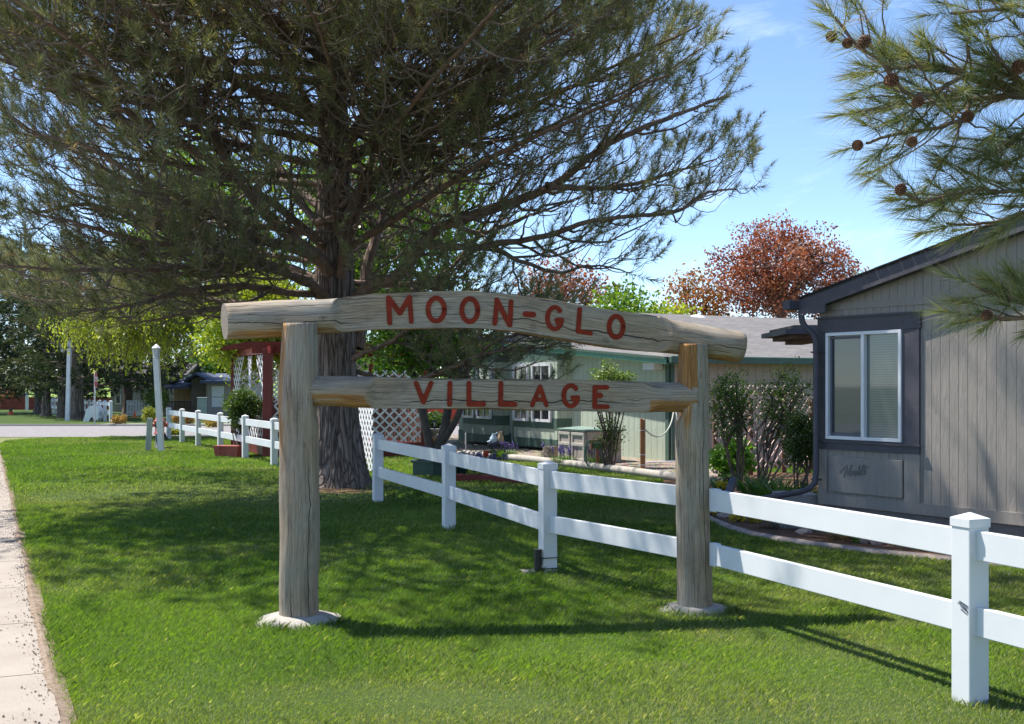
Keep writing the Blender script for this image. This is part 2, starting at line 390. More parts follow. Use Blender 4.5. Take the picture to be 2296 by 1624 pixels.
def m_walk():
    k=NM('sidewalk_concrete'); v=k.coord('Object'); n=k.noise(v,2,6,.65); n2=k.noise(v,130,4,.7)
    col=k.ramp(n,[(.3,(.255,.215,.18)),(.7,(.345,.30,.255))]); col=k.mix(.3,col,k.ramp(n2,[(.35,(.22,.19,.16)),(.65,(.56,.49,.42))]))
    k.pbr(col,.9,k.bump(n2,.4,.004),spec=.2); return k.m
M['walk']=m_walk()

def sheet(name,pts,z,mat,kind='structure',sub=0,**kw):
    mb=MB(); mb.add([(p[0],p[1],z) for p in pts],[tuple(range(len(pts)))]); o=mb.build(name,mat,kind=kind,**kw); return o
# base ground to horizon
sheet('ground',[(-1500,-300),(1500,-300),(1500,1500),(-1500,1500)],-.02,M['earth'])
WA=np.array([-2.11,5.48]); WD=np.array([-.4143,.9101])   # walk edge line
def wedge(s): return WA+WD*s
Yr=36.4
sN=(-12-WA[1])/WD[1]; sF=(31.0-WA[1])/WD[1]
pN=wedge(sN); pF=wedge(sF)
corner=[(pF[0]+.0,pF[1]),(pF[0]-.75,pF[1]+2.1),(pF[0]-.9,pF[1]+3.5),(pF[0]-.3,pF[1]+4.6),(pF[0]+1.3,Yr-.25),(pF[0]+3.5,Yr)]
lawnpts=[(pN[0],pN[1])]+[(float(pF[0]),float(pF[1]))]+corner[1:]+[(60,Yr),(60,pN[1])]
sheet('lawn',lawnpts,0.0,M['lawn'])
# sidewalk slab with joints
NRM=np.array([-WD[1],WD[0]])  # to the left of travel
def loc2(s,n): q=WA+WD*s-NRM*(-n); return (q[0],q[1])
wk=MB(); s=-14.0; gi=0
while s<33.5:
    e=s+1.5; a=[loc2(s+.006,.02),loc2(e-.006,.02),loc2(e-.006,1.6),loc2(s+.006,1.6)]
    if s>27: a=[loc2(s+.006,.02+(s-27)*.12),loc2(e-.006,.02+(e-27)*.12),loc2(e-.006,1.6+(e-27)*.25),loc2(s+.006,1.6+(s-27)*.25)]
    vs_=[(x,y,-.015) for x,y in a]+[(x,y,.022) for x,y in a]
    wk.add(vs_,[(4,5,6,7)[::-1],(0,1,5,4),(1,2,6,5),(2,3,7,6),(3,0,4,7)]); s=e
wk.build('sidewalk',M['walk'],kind='structure')
jt=MB(); jt.add([(x,y,.008) for x,y in (loc2(-14,.03),loc2(33,.7),loc2(33,2.4),loc2(-14,1.59))],[(0,1,2,3)[::-1]]); jt.build('sidewalk_joint_fill',m_plain('joint_dirt',(.12,.10,.085),.95),kind='structure')
# kerb + street on the left, cross road behind
kb=MB(); kb.add([(x,y,-.015) for x,y in (loc2(-14,1.61),loc2(33,3.4),loc2(33,3.6),loc2(-14,1.78))]+[(x,y,.03) for x,y in (loc2(-14,1.61),loc2(33,3.4),loc2(33,3.6),loc2(-14,1.78))],[(4,5,6,7)[::-1],(0,1,5,4),(1,2,6,5),(2,3,7,6),(3,0,4,7)])
kb.build('kerb',M['conc'],kind='structure')
# earth and crumbs spilling from the lawn edge onto the walk
rs_=np.random.RandomState(77); n_=260; ss_=np.linspace(-12,30,n_); 
wv=.004+.05*(vnoise(ss_,ss_*0,1.1,41))**1.5+.10*np.maximum(0,vnoise(ss_,ss_*0+3,.33,42)-.5)+.02*vnoise(ss_,ss_*0,6,43)
dm=MB(); vv=[]
for i,s in enumerate(ss_): a=loc2(s,-.05); b=loc2(s,float(wv[i])); vv+= [(a[0],a[1],.012),(loc2(s,0.02)[0],loc2(s,0.02)[1],.034),(b[0],b[1],.0235)]
dm.add(vv,[f for i in range(n_-1) for f in ((i*3,i*3+1,i*3+4,i*3+3),(i*3+1,i*3+2,i*3+5,i*3+4))])
dm.build('edge_dirt',gmat('edge_dirt_soil',[(.12,.085,.06),(.24,.18,.13),(.36,.29,.23)],16,60,.9),kind='structure')
N=4200; s=rs_.rand(N)*34-6; d_=np.abs(rs_.randn(N))*.10*(.3+1.6*vnoise(s,s*0,.9,44))+.02; far_=rs_.rand(N)<.035; d_[far_]=rs_.rand(far_.sum())*1.4
pts_=WA[None]+WD[None]*s[:,None]+NRM[None]*d_[:,None]; z_=np.full((N,1),.026); sz=(.002+.007*rs_.rand(N)**3)
c_=np.concatenate([pts_,z_],1); a_=rs_.rand(N)*6.28
e1=np.stack([np.cos(a_),np.sin(a_),0*a_],1)*sz[:,None]; e2=np.stack([-np.sin(a_),np.cos(a_),0*a_],1)*sz[:,None]; up_=np.array([[0,0,1.]])*sz[:,None]*.9
T_=[];
for p_,q_ in ((e1,e2),(e2,-e1),(-e1,-e2),(-e2,e1)): T_.append(np.stack([c_+p_,c_+q_,c_+up_],1))
cc_=np.array([.10,.075,.055])*(.5+1.2*rs_.rand(N))[:,None]
fast_mesh('soil_crumbs',np.concatenate(T_),3,m_leaf('crumb_soil',.9,.0,.1),col=np.concatenate([cc_]*4),kind='stuff',label='dark crumbs of soil scattered along the lawn edge of the sidewalk',cat='soil')
sheet('street',[loc2(-14,1.79),loc2(33,3.61),(-24,Yr+.3),(-34,Yr+.3),(-34,-10)],-.012,M['asphalt'])
Yf=46.3
sheet('road',[(-70,Yr-.1),(70,Yr-.1),(70,Yf),(-70,Yf)],-.008,M['asphalt'])
kf=MB(); kf.box((0,Yf+.1,.0),(140,.2,.12)); kf.build('far_kerb',M['conc'],kind='structure')
sheet('far_lawn',[(-90,Yf+.2),(90,Yf+.2),(90,92),(-90,92)],.03,M['lawn'])
sheet('gravel_strip',[(-16.9,Yf+.22),(-4,Yf+.22),(-4,Yf+1.4),(-16.5,Yf+1.2)],.045,gmat('pale_gravel',[(.4,.37,.33),(.55,.52,.48),(.7,.67,.62)],8,24,1.0,vor=True))
for nm_,(cx_,cy_,rx_,ry_) in (('a',(-2.7,17.75,.75,.55)),):
    sheet('bare_soil',[(cx_+rx_*math.cos(t)*(1+.25*math.sin(3*t+cx_)),cy_+ry_*math.sin(t)*(1+.2*math.cos(4*t+cy_))) for t in np.linspace(0,2*math.pi,28)[:-1]],.004,M['mulch'])
# far green slope
hb=MB(); nx,ny=30,8; vs_=[]; 
for j in range(ny):
    for i in range(nx):
        x=-160+i*12; y=90+j*14; vs_.append((x,y,.03+ (j/7)**1.3*3.2+ (0.5*math.sin(x*.05)+.4*math.sin(x*.11+1))*(j/7)))
fs=[(j*nx+i,j*nx+i+1,(j+1)*nx+i+1,(j+1)*nx+i) for j in range(ny-1) for i in range(nx-1)]
hb.add(vs_,fs,0,True); hb.build('hill',gmat('hill_grass',[(.13,.20,.04),(.18,.27,.05),(.25,.30,.08)],.3,10),kind='structure')

# garden bed along the grey house (mulch) with curved concrete edging
edgeR=[(1585,1158),(1600,1166),(1640,1182),(1687,1197),(1750,1209),(1826,1220),(1920,1232),(2020,1243),(2150,1256),(2296,1268),(2420,1280)]
eR=[G(x,y,.02) for x,y in edgeR]
bedR=[(p.x,p.y) for p in eR]+[(8.5,10.5),(8.5,15),(6,21.0),(2.9,21.5),(2.2,17.5)]
sheet('mulch_bed',bedR[::-1] if False else bedR,.012,M['mulch'],)
eb=MB(); eb.tube([(p.x,p.y,-.01) for p in eR],.06,8); eb.build('curved_edging',m_plain('weathered_edging',(.30,.25,.225),.9,.3,9,.8,bscale=60,dirt=.5),kind='structure')
# gravel bed in front of green house (raised)
edgeC=[(1040,1014),(1120,1021),(1190,1027),(1252,1034),(1340,1044),(1430,1055),(1512,1066),(1600,1076)]
eC=[G(x,y,.1) for x,y in edgeC]
bedC=[(p.x,p.y,.07) for p in eC]+[(5.4,25.0,.15),(1.3,29.5,.15),(-1.5,35,.15),(-2.6,32,.1)]
gb=MB(); n_=len(bedC); gb.add(bedC+[(x,y,-.01) for x,y,z in bedC],[tuple(range(n_))]+[(i,(i+1)%n_,(i+1)%n_+n_,i+n_)[::-1] for i in range(n_)]); gb.build('gravel_bed',M['gravel'],kind='structure')
eb=MB(); eb.tube([(p.x,p.y,.07) for p in eC],.075,8); eb.build('garden_edging',M['conc'],kind='structure')

# ------------------------------------------------------------------ grass blades
def inpoly(x,y,poly):
    c=np.zeros(x.shape,bool); n=len(poly); j=n-1
    for i in range(n):
        xi,yi=poly[i][:2]; xj,yj=poly[j][:2]
        m=((yi>y)!=(yj>y))&(x<(xj-xi)*(y-yi)/((yj-yi)+1e-12)+xi); c^=m; j=i
    return c
POSTS=[(-1.44,7.85,.27),(1.296,8.24,.22),(2.315,5.86,.08),(.306,9.93,.09),(-.70,12.85,.09),(-1.84,15.9,.09)]
DIRT=[(Vector((-2.7,17.75,0)),.7,.5)]
def grass(y0,y1,rho,hh,ww,seed,name,label,lx=.50):
    r=np.random.RandomState(seed)
    area=lx*(y1*y1-y0*y0); N=int(area*rho)
    Y=np.sqrt(r.rand(N)*(y1*y1-y0*y0)+y0*y0); X=(r.rand(N)*2-1)*lx*Y
    side=(X-WA[0])*WD[1]-(Y-WA[1])*WD[0]       # >0 right of walk edge
    rag=.05*(vnoise(X,Y,6,3)-.5)+.10*(vnoise(X,Y,1.3,5)-.4)
    ok=(side>rag*.35-.015)&inpoly(X,Y,lawnpts)&~inpoly(X,Y,bedR)&~inpoly(X,Y,[(p[0],p[1]) for p in bedC])
    for (cx,cy,rr) in ((-1.44,7.85,.27),(1.296,8.24,.21),(-2.76,18.5,.45)): ok&=((X-cx)**2+(Y-cy)**2>rr*rr*(.8+.4*vnoise(X,Y,9,4)))
    dry=np.clip((vnoise(X,Y,.55,11)*.6+vnoise(X,Y,2.3,12)*.4-.5)*3.2,0,1)
    # dry patches where the photograph has them
    def patch(cx,cy,sx,sy): return np.exp(-(((X-cx)/sx)**2+((Y-cy)/sy)**2))
    dry=np.clip(dry*.75+patch(-5.2,17.2,2.2,2.3)*1.0+patch(-2.7,16.6,.8,1.0)*1.2+patch(-.6,5.3,2.6,.9)*.75+patch(1.6,5.6,1.2,.7)*.6,0,1)
    for (c,sx,sy) in DIRT: ok&=~(r.rand(N)<patch(c.x,c.y,sx,sy)*1.0)
    ok&=r.rand(N)>dry*.10
    X,Y,dry=X[ok],Y[ok],dry[ok]; N=len(X)
    tall=.55+.9*vnoise(X,Y,1.7,21)*1.0; 
    edge=np.exp(-np.abs((X-WA[0])*WD[1]-(Y-WA[1])*WD[0])/.12)
    h=hh*(.45+.75*r.rand(N))*tall*(1-.35*dry)*(1+.35*edge)
    for q in POSTS:
        dq=np.abs(np.hypot(X-q[0],Y-q[1])-q[2]); mm=(dq<.07); h[mm]*=1.0+.9*r.rand(mm.sum())
    wd=ww*(.7+.6*r.rand(N)); a=r.rand(N)*2*np.pi
    lean=h*(.25+.75*r.rand(N)); b=a+np.pi/2+r.randn(N)*.6
    wind=.15*h
    B=np.stack([X,Y,np.zeros(N)-.004],1); sx=np.stack([np.cos(a)*wd/2,np.sin(a)*wd/2,0*a],1)
    mid=B+np.stack([np.cos(b)*lean*.3,np.sin(b)*lean*.3,h*.6],1)
    tip=B+np.stack([np.cos(b)*lean+wind,np.sin(b)*lean,h],1)
    V=np.stack([B-sx,B+sx,mid+sx*.75,tip,mid-sx*.75],1)
    g=vnoise(X,Y,.9,31); t=r.rand(N)
    c0=np.array([.09,.175,.028]); c1=np.array([.275,.37,.08]); cy=np.array([.31,.31,.14]); cs=np.array([.48,.44,.27])
    k=np.clip(.15+.6*g+.5*(t-.5),0,1)[:,None]; C=c0*(1-k)+c1*k
    dk=np.clip(dry*.75+(r.rand(N)-.5)*.3,0,1)[:,None]; C=C*(1-dk)+cy*dk
    st=(r.rand(N)<(.03+.16*dry)); C[st]=cs*(.6+.6*r.rand(st.sum()))[:,None]
    return V,C
GQ=1.0
GR=[grass(4.3,9.0,int(15000*GQ),.036,.0027,1,'','') ,grass(9.0,16.0,int(6200*GQ),.041,.0046,2,'',''),grass(16.0,36.3,int(1100*GQ),.050,.0115,3,'','')]
fast_mesh('grass',np.concatenate([g[0] for g in GR]),5,M['grassblade'],col=np.concatenate([g[1] for g in GR]),label='mown green grass blades covering the lawn around the log sign',cat='grass',kind='stuff')
# ------------------------------------------------------------------ the log sign
def catmull(pts,n):
    pts=[Vector(p) for p in pts]; out=[]
    q=[pts[0]*2-pts[1]]+pts+[pts[-1]*2-pts[-2]]
    for i in range(1,len(q)-2):
        for k in range(n):
            t=k/n; a,b,c,d=q[i-1],q[i],q[i+1],q[i+2]
            out.append(.5*((2*b)+(c-a)*t+(2*a-5*b+4*c-d)*t*t+(3*b-a-3*c+d)*t**3))
    out.append(pts[-1].copy()); return out
def log_mesh(name,path,rads,shape,parent,seed=0,nside=56,skew=0.0,fresh=None,n=14,label=None,chip=0.0):
    """sweep along path; shape(s,th,r)->(dy(front negative),dv) cross-section offset; fresh(s,th)->0..1"""
    pp=catmull(path,n); rr=catmull([Vector((r,0,0)) for r in rads],n); K=len(pp)
    L=[0.0]
    for i in range(1,K): L.append(L[-1]+(pp[i]-pp[i-1]).length)
    verts=[];uvs=[];fr=[]; Ltt=L[-1]
    vert = abs((pp[-1]-pp[0]).normalized().z)>.7
    for i in range(K):
        t=(pp[min(i+1,K-1)]-pp[max(i-1,0)]).normalized()
        if vert: a=Vector((1,0,0)); b=Vector((0,-1,0))          # a right, b to camera
        else: b=Vector((t.y,-t.x,0)).normalized(); b=b if b.y<0 else -b; a=b.cross(t); a=a if a.z>0 else -a   # a up, b to camera
        r=rr[i].x
        for j in range(nside):
            th=2*math.pi*j/nside
            nn=mnoise.noise(Vector((L[i]*2.2+seed*9,math.cos(th)*1.3,math.sin(th)*1.3))) *.075+mnoise.noise(Vector((L[i]*1.1+seed,math.cos(th)*7,math.sin(th)*7)))*.035+mnoise.noise(Vector((L[i]*9+seed,math.cos(th)*3,math.sin(th)*3)))*.014
            ra=r*(1+nn); u,v=shape(L[i],th,ra,L[-1])
            kk=max(0,1-L[i]/.28); rt_=1-.0*kk; endr=(1-.10*max(0,1-(Ltt-L[i])/.05)**2) if skew else 1
            verts.append(pp[i]+(a*u+b*v)*endr+t*(skew*kk*v/r)); uvs.append((L[i]+seed*3.7,j/nside*2*math.pi*r+seed*1.3)); fr.append(fresh(L[i],th,L[-1]) if fresh else 0.0)
    faces=[];fuv=[]
    for i in range(K-1):
        for j in range(nside):
            j2=(j+1)%nside; faces.append((i*nside+j,i*nside+j2,(i+1)*nside+j2,(i+1)*nside+j))
            u0,u1=uvs[i*nside+j][0],uvs[(i+1)*nside+j][0]; r=rr[i].x
            v0,v1=j/nside*2*math.pi*.12+seed*1.3,(j+1)/nside*2*math.pi*.12+seed*1.3
            fuv+= [(u0,v0),(u0,v1),(u1,v1),(u1,v0)]
    nb=len(faces)
    for base,sgn in ((0,1),((K-1)*nside,-1)):
        c=Vector((0,0,0)); 
        for j in range(nside): c+=verts[base+j]
        c/=nside; ci=len(verts); verts.append(c); fr.append(.0)
        for j in range(nside):
            j2=(j+1)%nside; f=(base+j,ci,base+j2) if sgn>0 else (base+j2,ci,base+j)
            faces.append(f)
            for q in f:
                if q==ci: fuv.append((0,0))
                else:
                    th=2*math.pi*(q-base)/nside; fuv.append((math.cos(th)*.12,math.sin(th)*.12))
    me=bpy.data.meshes.new(name); me.from_pydata([tuple(v) for v in verts],[],faces)
    me.materials.append(M['log']); me.materials.append(M['end'])
    uvl=me.uv_layers.new(name='UVMap'); uvl.data.foreach_set('uv',[c for u in fuv for c in u])
    at=me.attributes.new('fresh','FLOAT','POINT'); at.data.foreach_set('value',fr)
    for i,p in enumerate(me.polygons): p.use_smooth = i<nb; p.material_index = 0 if i<nb else 1
    me.update(); o=link(bpy.data.objects.new(name,me),parent); return tag(o,label=label)

sign=empty('log_sign',(0,8.0,0),0,'large rustic log gateway sign with carved red letters standing on the lawn','sign')
off=Vector((0,-8.0,0))
LP=Vector((-1.44,7.85,0)); RP=Vector((1.296,8.24,0))
def post_shape(notches):
    def f(s,th,r,L):
        u=math.cos(th)*r; v=math.sin(th)*r
        for (z0,z1,side,d) in notches:
            k=max(0,min(1,(s-z0)/.06))*max(0,min(1,(z1-s)/.06))
            if side=='L' and u<0: u=max(u,-r+d*k) if k>0 else u
            if side=='R' and u>0: u=min(u,r-d*k) if k>0 else u
            if side=='F' and v>0: v=min(v,r-d*k)
            if side=='B' and v<0: v=max(v,-r+d*k)
        return u,v
    return f
def post_fresh_l(s,th,L):
    u=math.cos(th); f=0.0
    if u<-.35: f=.52*min(1,(-u-.35)/.4)*max(0,min(1,(s-.75)/.5))
    if s>1.2 and u<-.1: f+=.1
    return f
def post_fresh_r(s,th,L):
    u=math.cos(th); v=math.sin(th); f=0
    if u<-.2: f=.55*max(0,min(1,(s-.9)/.5))
    if u<0.15 and s>1.60: f=.85
    return f
path=[LP+off+Vector((x,0,z)) for x,z in ((0,-.02),(-.004,.3),(.004,.7),(-.004,1.2),(-.004,1.6),(.003,2.02))]
log_mesh('post',path,[.136,.134,.132,.131,.134,.122],post_shape([(1.36,1.64,'R',.028)]),sign,1,fresh=post_fresh_l,label='thick weathered left post with orange brown streak',n=16)
path=[RP+off+Vector((x,0,z)) for x,z in ((.003,-.02),(0,.3),(-.012,.7),(-.02,1.2),(-.01,1.6),(-.016,1.895))]
log_mesh('post',path,[.128,.121,.118,.116,.112,.108],post_shape([(1.35,1.64,'L',.035),(1.68,1.9,'L',.02)]),sign,2,fresh=post_fresh_r,label='right post with orange carved notch',n=16)
def Yon(x,dy=0):  # depth of the sign's line at image x
    # line LP->RP : find t
    d=RP-LP; k=(x-CX)/F
    t=(k*LP.y-LP.x)/(d.x-k*d.y); return LP.y+d.y*t
TB=[(503,722,40),(650,713,40),(747,709,38.5),(830,701,39),(900,698,39.5),(1028,694.5,41),(1140,701.5,41.5),(1224,714.5,41.5),(1364,737,42),(1504,755,38.5),(1600,770,37),(1664,780,35)]
bp=[P(x,y,Yon(x)+.085)+off for x,y,r in TB]; br=[r*(Yon(x)+.085)/F for x,y,r in TB]
Ltot=sum((bp[i+1]-bp[i]).length for i in range(len(bp)-1))
def cumL(ps,i): return sum((ps[k+1]-ps[k]).length for k in range(i))
sA,sB=cumL(bp,2)+.0,cumL(bp,9)
def beam_shape(sA,sB,wA,wB,flat):
    def f(s,th,r,L):
        u=math.cos(th)*r; v=math.sin(th)*r
        k=max(0,min(1,(s-sA)/wA))*max(0,min(1,(sB-s)/wB))
        if k>0:
            # square off the front: full height face
            fl=r*(1-k)+flat*k
            if v>0:
                c=math.cos(th); un=math.copysign(min(r*.985, abs(c)*r*(1+.55*k)) if k>0 else abs(u), c)
                v2=min(v*(1+.5*k),fl) if abs(c)<.97 else min(v,fl)
                u=u*(1-k)+un*k; v=min(v2,fl)
        return u,v
    return f
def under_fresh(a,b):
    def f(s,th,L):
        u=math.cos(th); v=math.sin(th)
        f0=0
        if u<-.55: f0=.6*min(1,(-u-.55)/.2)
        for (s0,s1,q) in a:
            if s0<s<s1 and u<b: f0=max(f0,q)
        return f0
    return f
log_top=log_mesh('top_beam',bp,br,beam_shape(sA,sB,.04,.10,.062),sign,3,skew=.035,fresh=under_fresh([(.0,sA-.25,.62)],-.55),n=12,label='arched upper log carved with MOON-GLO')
LB=[(690,876,33.5),(760,878,34),(826,881,34.5),(1000,883,34.5),(1140,884,34.5),(1300,887,34.5),(1448,891,34),(1500,891.5,33.5),(1556,892,33)]
lp=[P(x,y,Yon(x)-.01)+off for x,y,r in LB]; lr=[r*(Yon(x)-.01)/F for x,y,r in LB]
tA,tB=cumL(lp,2),cumL(lp,6)+.07
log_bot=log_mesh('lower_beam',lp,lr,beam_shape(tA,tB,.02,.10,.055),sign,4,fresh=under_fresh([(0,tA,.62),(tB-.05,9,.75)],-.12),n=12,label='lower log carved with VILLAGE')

# letters: painted strokes set 4 mm proud of the flat face
def ribbon(mb,pts,w,dy):
    pts=[Vector(p) for p in pts]; n=len(pts); le=[];ri=[]
    for i,p in enumerate(pts):
        t=(pts[min(i+1,n-1)]-pts[max(i-1,0)]).normalized(); nn=Vector((-t.y,t.x))
        le.append(p+nn*w/2); ri.append(p-nn*w/2)
    def cap(c,t0,sg):
        a0=math.atan2(t0.y,t0.x); return [Vector((c.x+w/2*math.cos(a0+q),c.y+w/2*math.sin(a0+q))) for q in [math.pi/2*sg+(-math.pi*sg)*k/8 for k in range(1,8)]]
    tE=(pts[-1]-pts[-2]).normalized(); tS=(pts[0]-pts[1]).normalized()
    strips=[]
    for i in range(n-1): strips.append([le[i],le[i+1],ri[i+1],ri[i]])
    capE=[le[-1]]+cap(pts[-1],tE,1)+[ri[-1]]; capS=[ri[0]]+cap(pts[0],tS,1)+[le[0]]
    outline=le+cap(pts[-1],tE,1)+ri[::-1]+cap(pts[0],tS,1)
    mb.strokes.append((strips,capE,capS,outline,dy))
def arc(cx,cy,rx,ry,a0,a1,n=22): return [(cx+rx*math.cos(R(a0+(a1-a0)*k/n)),cy-ry*math.sin(R(a0+(a1-a0)*k/n))) for k in range(n+1)]
Z5=lambda u,v:(459.2+u*.28,624.5+v*.28)
Z6=lambda u,v:(1056.2+u*.28,624.5+v*.28)
def Gs(cx,cy,rx,ry):
    return [(arc(cx,cy,rx,ry,44,350,30),38),([(cx+rx*.98,cy+ry*.2),(cx+rx*.85,cy+ry*.17),(cx+rx*.25,cy+ry*.16)],34),([(cx+rx*.9,cy+ry*.3),(cx+rx*.5,cy+ry*.3)],28),([(cx+rx*.25,cy+ry*.2),(cx+rx*.3,cy+ry*.46)],22)]
top=[('M',Z5,[([(1470,155),(1481,355)],41),([(1472,155),(1562,278)],41),([(1562,278),(1640,152)],41),([(1640,150),(1653,345)],38)]),
 ('O',Z5,[(arc(1853,249,65,92,0,360,34),40)]),('O',Z5,[(arc(2122,254,64,92,0,360,34),40)]),
 ('N',Z6,[([(208,172),(190,360)],39),([(206,172),(308,372)],41),([(320,186),(311,374)],39)]),
 ('-',Z6,[([(436,285),(498,290)],46)]),
 ('G',Z6,Gs(670,318,58,86)),
 ('L',Z6,[([(870,247),(858,425)],39),([(858,424),(958,440)],36)]),
 ('O',Z6,[(arc(1162,388,56,84,0,360,34),40)])]
bot=[('V',Z5,[([(1692,838),(1750,990)],38),([(1812,838),(1750,990)],38),([(1751,945),(1750,985)],42)]),
 ('I',Z5,[([(1963,840),(1960,1008)],40)]),('L',Z5,[([(2115,840),(2115,1008)],40),([(2115,1006),(2232,1006)],42)]),
 ('L',Z6,[([(239,842),(236,1008)],40),([(236,1006),(350,1008)],42)]),
 ('A',Z6,[([(490,1014),(552,866)],36),([(603,1014),(552,866)],36),([(520,968),(588,968)],30)]),
 ('G',Z6,Gs(799,940,57,82)),
 ('E',Z6,[([(992,872),(990,1028)],40),([(990,872),(1088,873)],38),([(992,938),(1034,937)],46),([(990,1027),(1092,1028)],38)])]
def make_letters(lst,beam,dyface,what):
    for i,(ch,Z,sts) in enumerate(lst):
        mb=MB(); mb.strokes=[]
        for k,(pts,w) in enumerate(sts):
            dd=[Vector(Z(*p)) for p in pts]; ribbon(mb,dd,w*.28,-.0006*k)
        for strips,cE,cS,outl,dy in mb.strokes:
            def W(q): Yv=Yon(q.x)+dyface; p=P(q.x,q.y,Yv+dy); return p+off
            def W2(q): Yv=Yon(q.x)+dyface; p=P(q.x,q.y,Yv+.014); return p+off
            for s_ in strips: mb.add([W(q) for q in s_],[(0,1,2,3)])
            for c_ in (cE,cS): mb.add([W(q) for q in c_],[tuple(range(len(c_)))])
            n_=len(outl); a=[W(q) for q in outl]; b=[W2(q) for q in outl]
            mb.add(a+b,[(j,(j+1)%n_,(j+1)%n_+n_,j+n_) for j in range(n_)])
        mb.build('letter',M['letter'],beam)
make_letters(top,log_top,.085-.062-.006,'top'); make_letters(bot,log_bot,-.01-.055-.006,'bot')
# footings
def footing(c,r,h,label,seed):
    mb=MB(); n=40; rings=[(1.0,-.03),(1.0,.002),(.86,.028),(.66,.045),(.5,.052),(.2,.056)]
    vs=[]
    for (k,z) in rings:
        for j in range(n):
            th=2*math.pi*j/n; q=1+.16*mnoise.noise(Vector((math.cos(th)*1.7+seed,math.sin(th)*1.7,0)))
            vs.append((c[0]+math.cos(th)*r*k*q*1.05,c[1]+math.sin(th)*r*k*q*.95,z*h/.055+.004*mnoise.noise(Vector((th*6,k*9,seed)))))
    fs=[(i*n+j,i*n+(j+1)%n,(i+1)*n+(j+1)%n,(i+1)*n+j) for i in range(len(rings)-1) for j in range(n)]+[tuple(range((len(rings)-1)*n,len(rings)*n))]
    mb.add(vs,fs,0,True); return mb.build('concrete_footing',M['conc'],label=label,cat='concrete footing',group='concrete footings of the log sign')
footing(LP,.30,.06,'pale rough concrete collar around the foot of the thick left log post',1)
footing(RP,.25,.05,'pale rough concrete collar around the foot of the thinner right log post',5)

# ------------------------------------------------------------------ vinyl fences
PH=.95; RAILZ=(.80,.42); RH=.145; RT=.04
def fence(name,label,posts,ends=(None,None),hs=None,group=None,rails=True,ph=PH,lean=None):
    root=empty(name,(posts[0][0],posts[0][1],0),0,label,'fence',group); o=Vector((posts[0][0],posts[0][1],0))
    for i,p in enumerate(posts):
        a=Vector(p)-o; q=Vector(posts[min(i+1,len(posts)-1)])-Vector(posts[max(i-1,0)]); rz=math.atan2(q.y,q.x)
        mb=MB(); mb.box((a.x,a.y,(ph-.05)/2-.01),(.127,.127,ph-.05+.02),rz); po=mb.build('post',M['vinyl'],root,bevel=.006)
        cm=MB(); cm.box((a.x,a.y,ph-.04),(.137,.137,.045),rz)
        b=len(cm.v); 
        Mz=Matrix.Rotation(rz,3,'Z'); c4=[Vector((a.x,a.y,0))+Mz@Vector((i_*.0685,j_*.0685,ph-.0175)) for i_,j_ in ((-1,-1),(1,-1),(1,1),(-1,1))]
        cm.add(c4+[Vector((a.x,a.y,ph+.012))],[(0,1,4),(1,2,4),(2,3,4),(3,0,4)])
        cm.build('cap',M['vinyl'],po,bevel=.003)
    pts=[Vector(p) for p in posts]
    if ends[0] is not None: pts=[Vector(ends[0])]+pts
    if ends[1] is not None: pts=pts+[Vector(ends[1])]
    for i in range(len(pts)-1):
        d=(pts[i+1]-pts[i]).normalized(); s0=.06; s1=.06
        if ends[0] is not None and i==0: s0=0
        if ends[1] is not None and i==len(pts)-2: s1=0
        for z in RAILZ:
            zz=z*ph/PH; mb=MB(); mb.beam(pts[i]-o+d*s0+Vector((0,0,zz)),pts[i+1]-o-d*s1+Vector((0,0,zz)),RT,RH)
            mb.build('rail',M['vinyl'],root,bevel=.004)
    return root
P4=(-1.84,15.9,0);P3=(-.70,12.85,0);P2=(.306,9.93,0);P1=(2.315,5.86,0)
dv=(Vector(P1)-Vector((1.40,8.14,0))).normalized()
P0=tuple(Vector(P1)+dv*2.7); Pm=tuple(Vector(P1)+dv*5.4)
fence('vinyl_fence','white two rail vinyl fence running from the pine trunk to behind the right log post',[P4,P3,P2],(None,(1.26,8.37,0)))
# right part butts onto the log post with white end brackets
rf=fence('vinyl_fence','white two rail vinyl fence from the right log post past the scuffed nearest post',[P1,P0],((1.405,8.13,0),None))
o_=Vector(P1)
for z in RAILZ:
    mb=MB(); e=Vector((1.405,8.13,z))-o_; mb.beam(e-dv*.0,e+dv*.075,.052,RH+.014); mb.build('end_bracket',M['vinyl'],rf,bevel=.003)
LFd=[(378.6,983),(410,991),(449,1001.5),(494,1014),(550,1029.5),(614.6,1046)]
lf=[(-10.27,34.7,0),(-9.3,32.7,0),(-8.28,30.6,0),(-7.04,28.0,0),(-5.89,25.6,0),(-4.76,23.2,0),(-3.70,20.95,0)]
fence('vinyl_fence','white two rail vinyl fence beside the red pergola, ending behind the left log post',lf)
ff=[]; a=Vector((-17.3,50,0)); d=Vector((-.498,.867,0))
for i in range(17): ff.append(tuple(a+d*1.28*i))
fence('vinyl_fence','distant white vinyl fence between the row of trunks across the road',ff)
# scuff on nearest post
sc=MB(); nrm_=Vector((-dv.y,dv.x,0)); nrm_=nrm_ if nrm_.x<0 else -nrm_
rs2=random.Random(3)
for k in range(11):
    z_s=.512-.0042*k; x_a=.057-.012*rs2.random()-.0035*k*0; x_b=x_a-(.028+.055*rs2.random())*(1-.04*k)
    sc.beam(nrm_*.0645+dv*x_b+Vector((0,0,z_s+.006)),nrm_*.0645+dv*x_a+Vector((0,0,z_s-.010-.01*rs2.random())),.0016,.0012)
sc.build('scuff_mark',M['black'],rf)
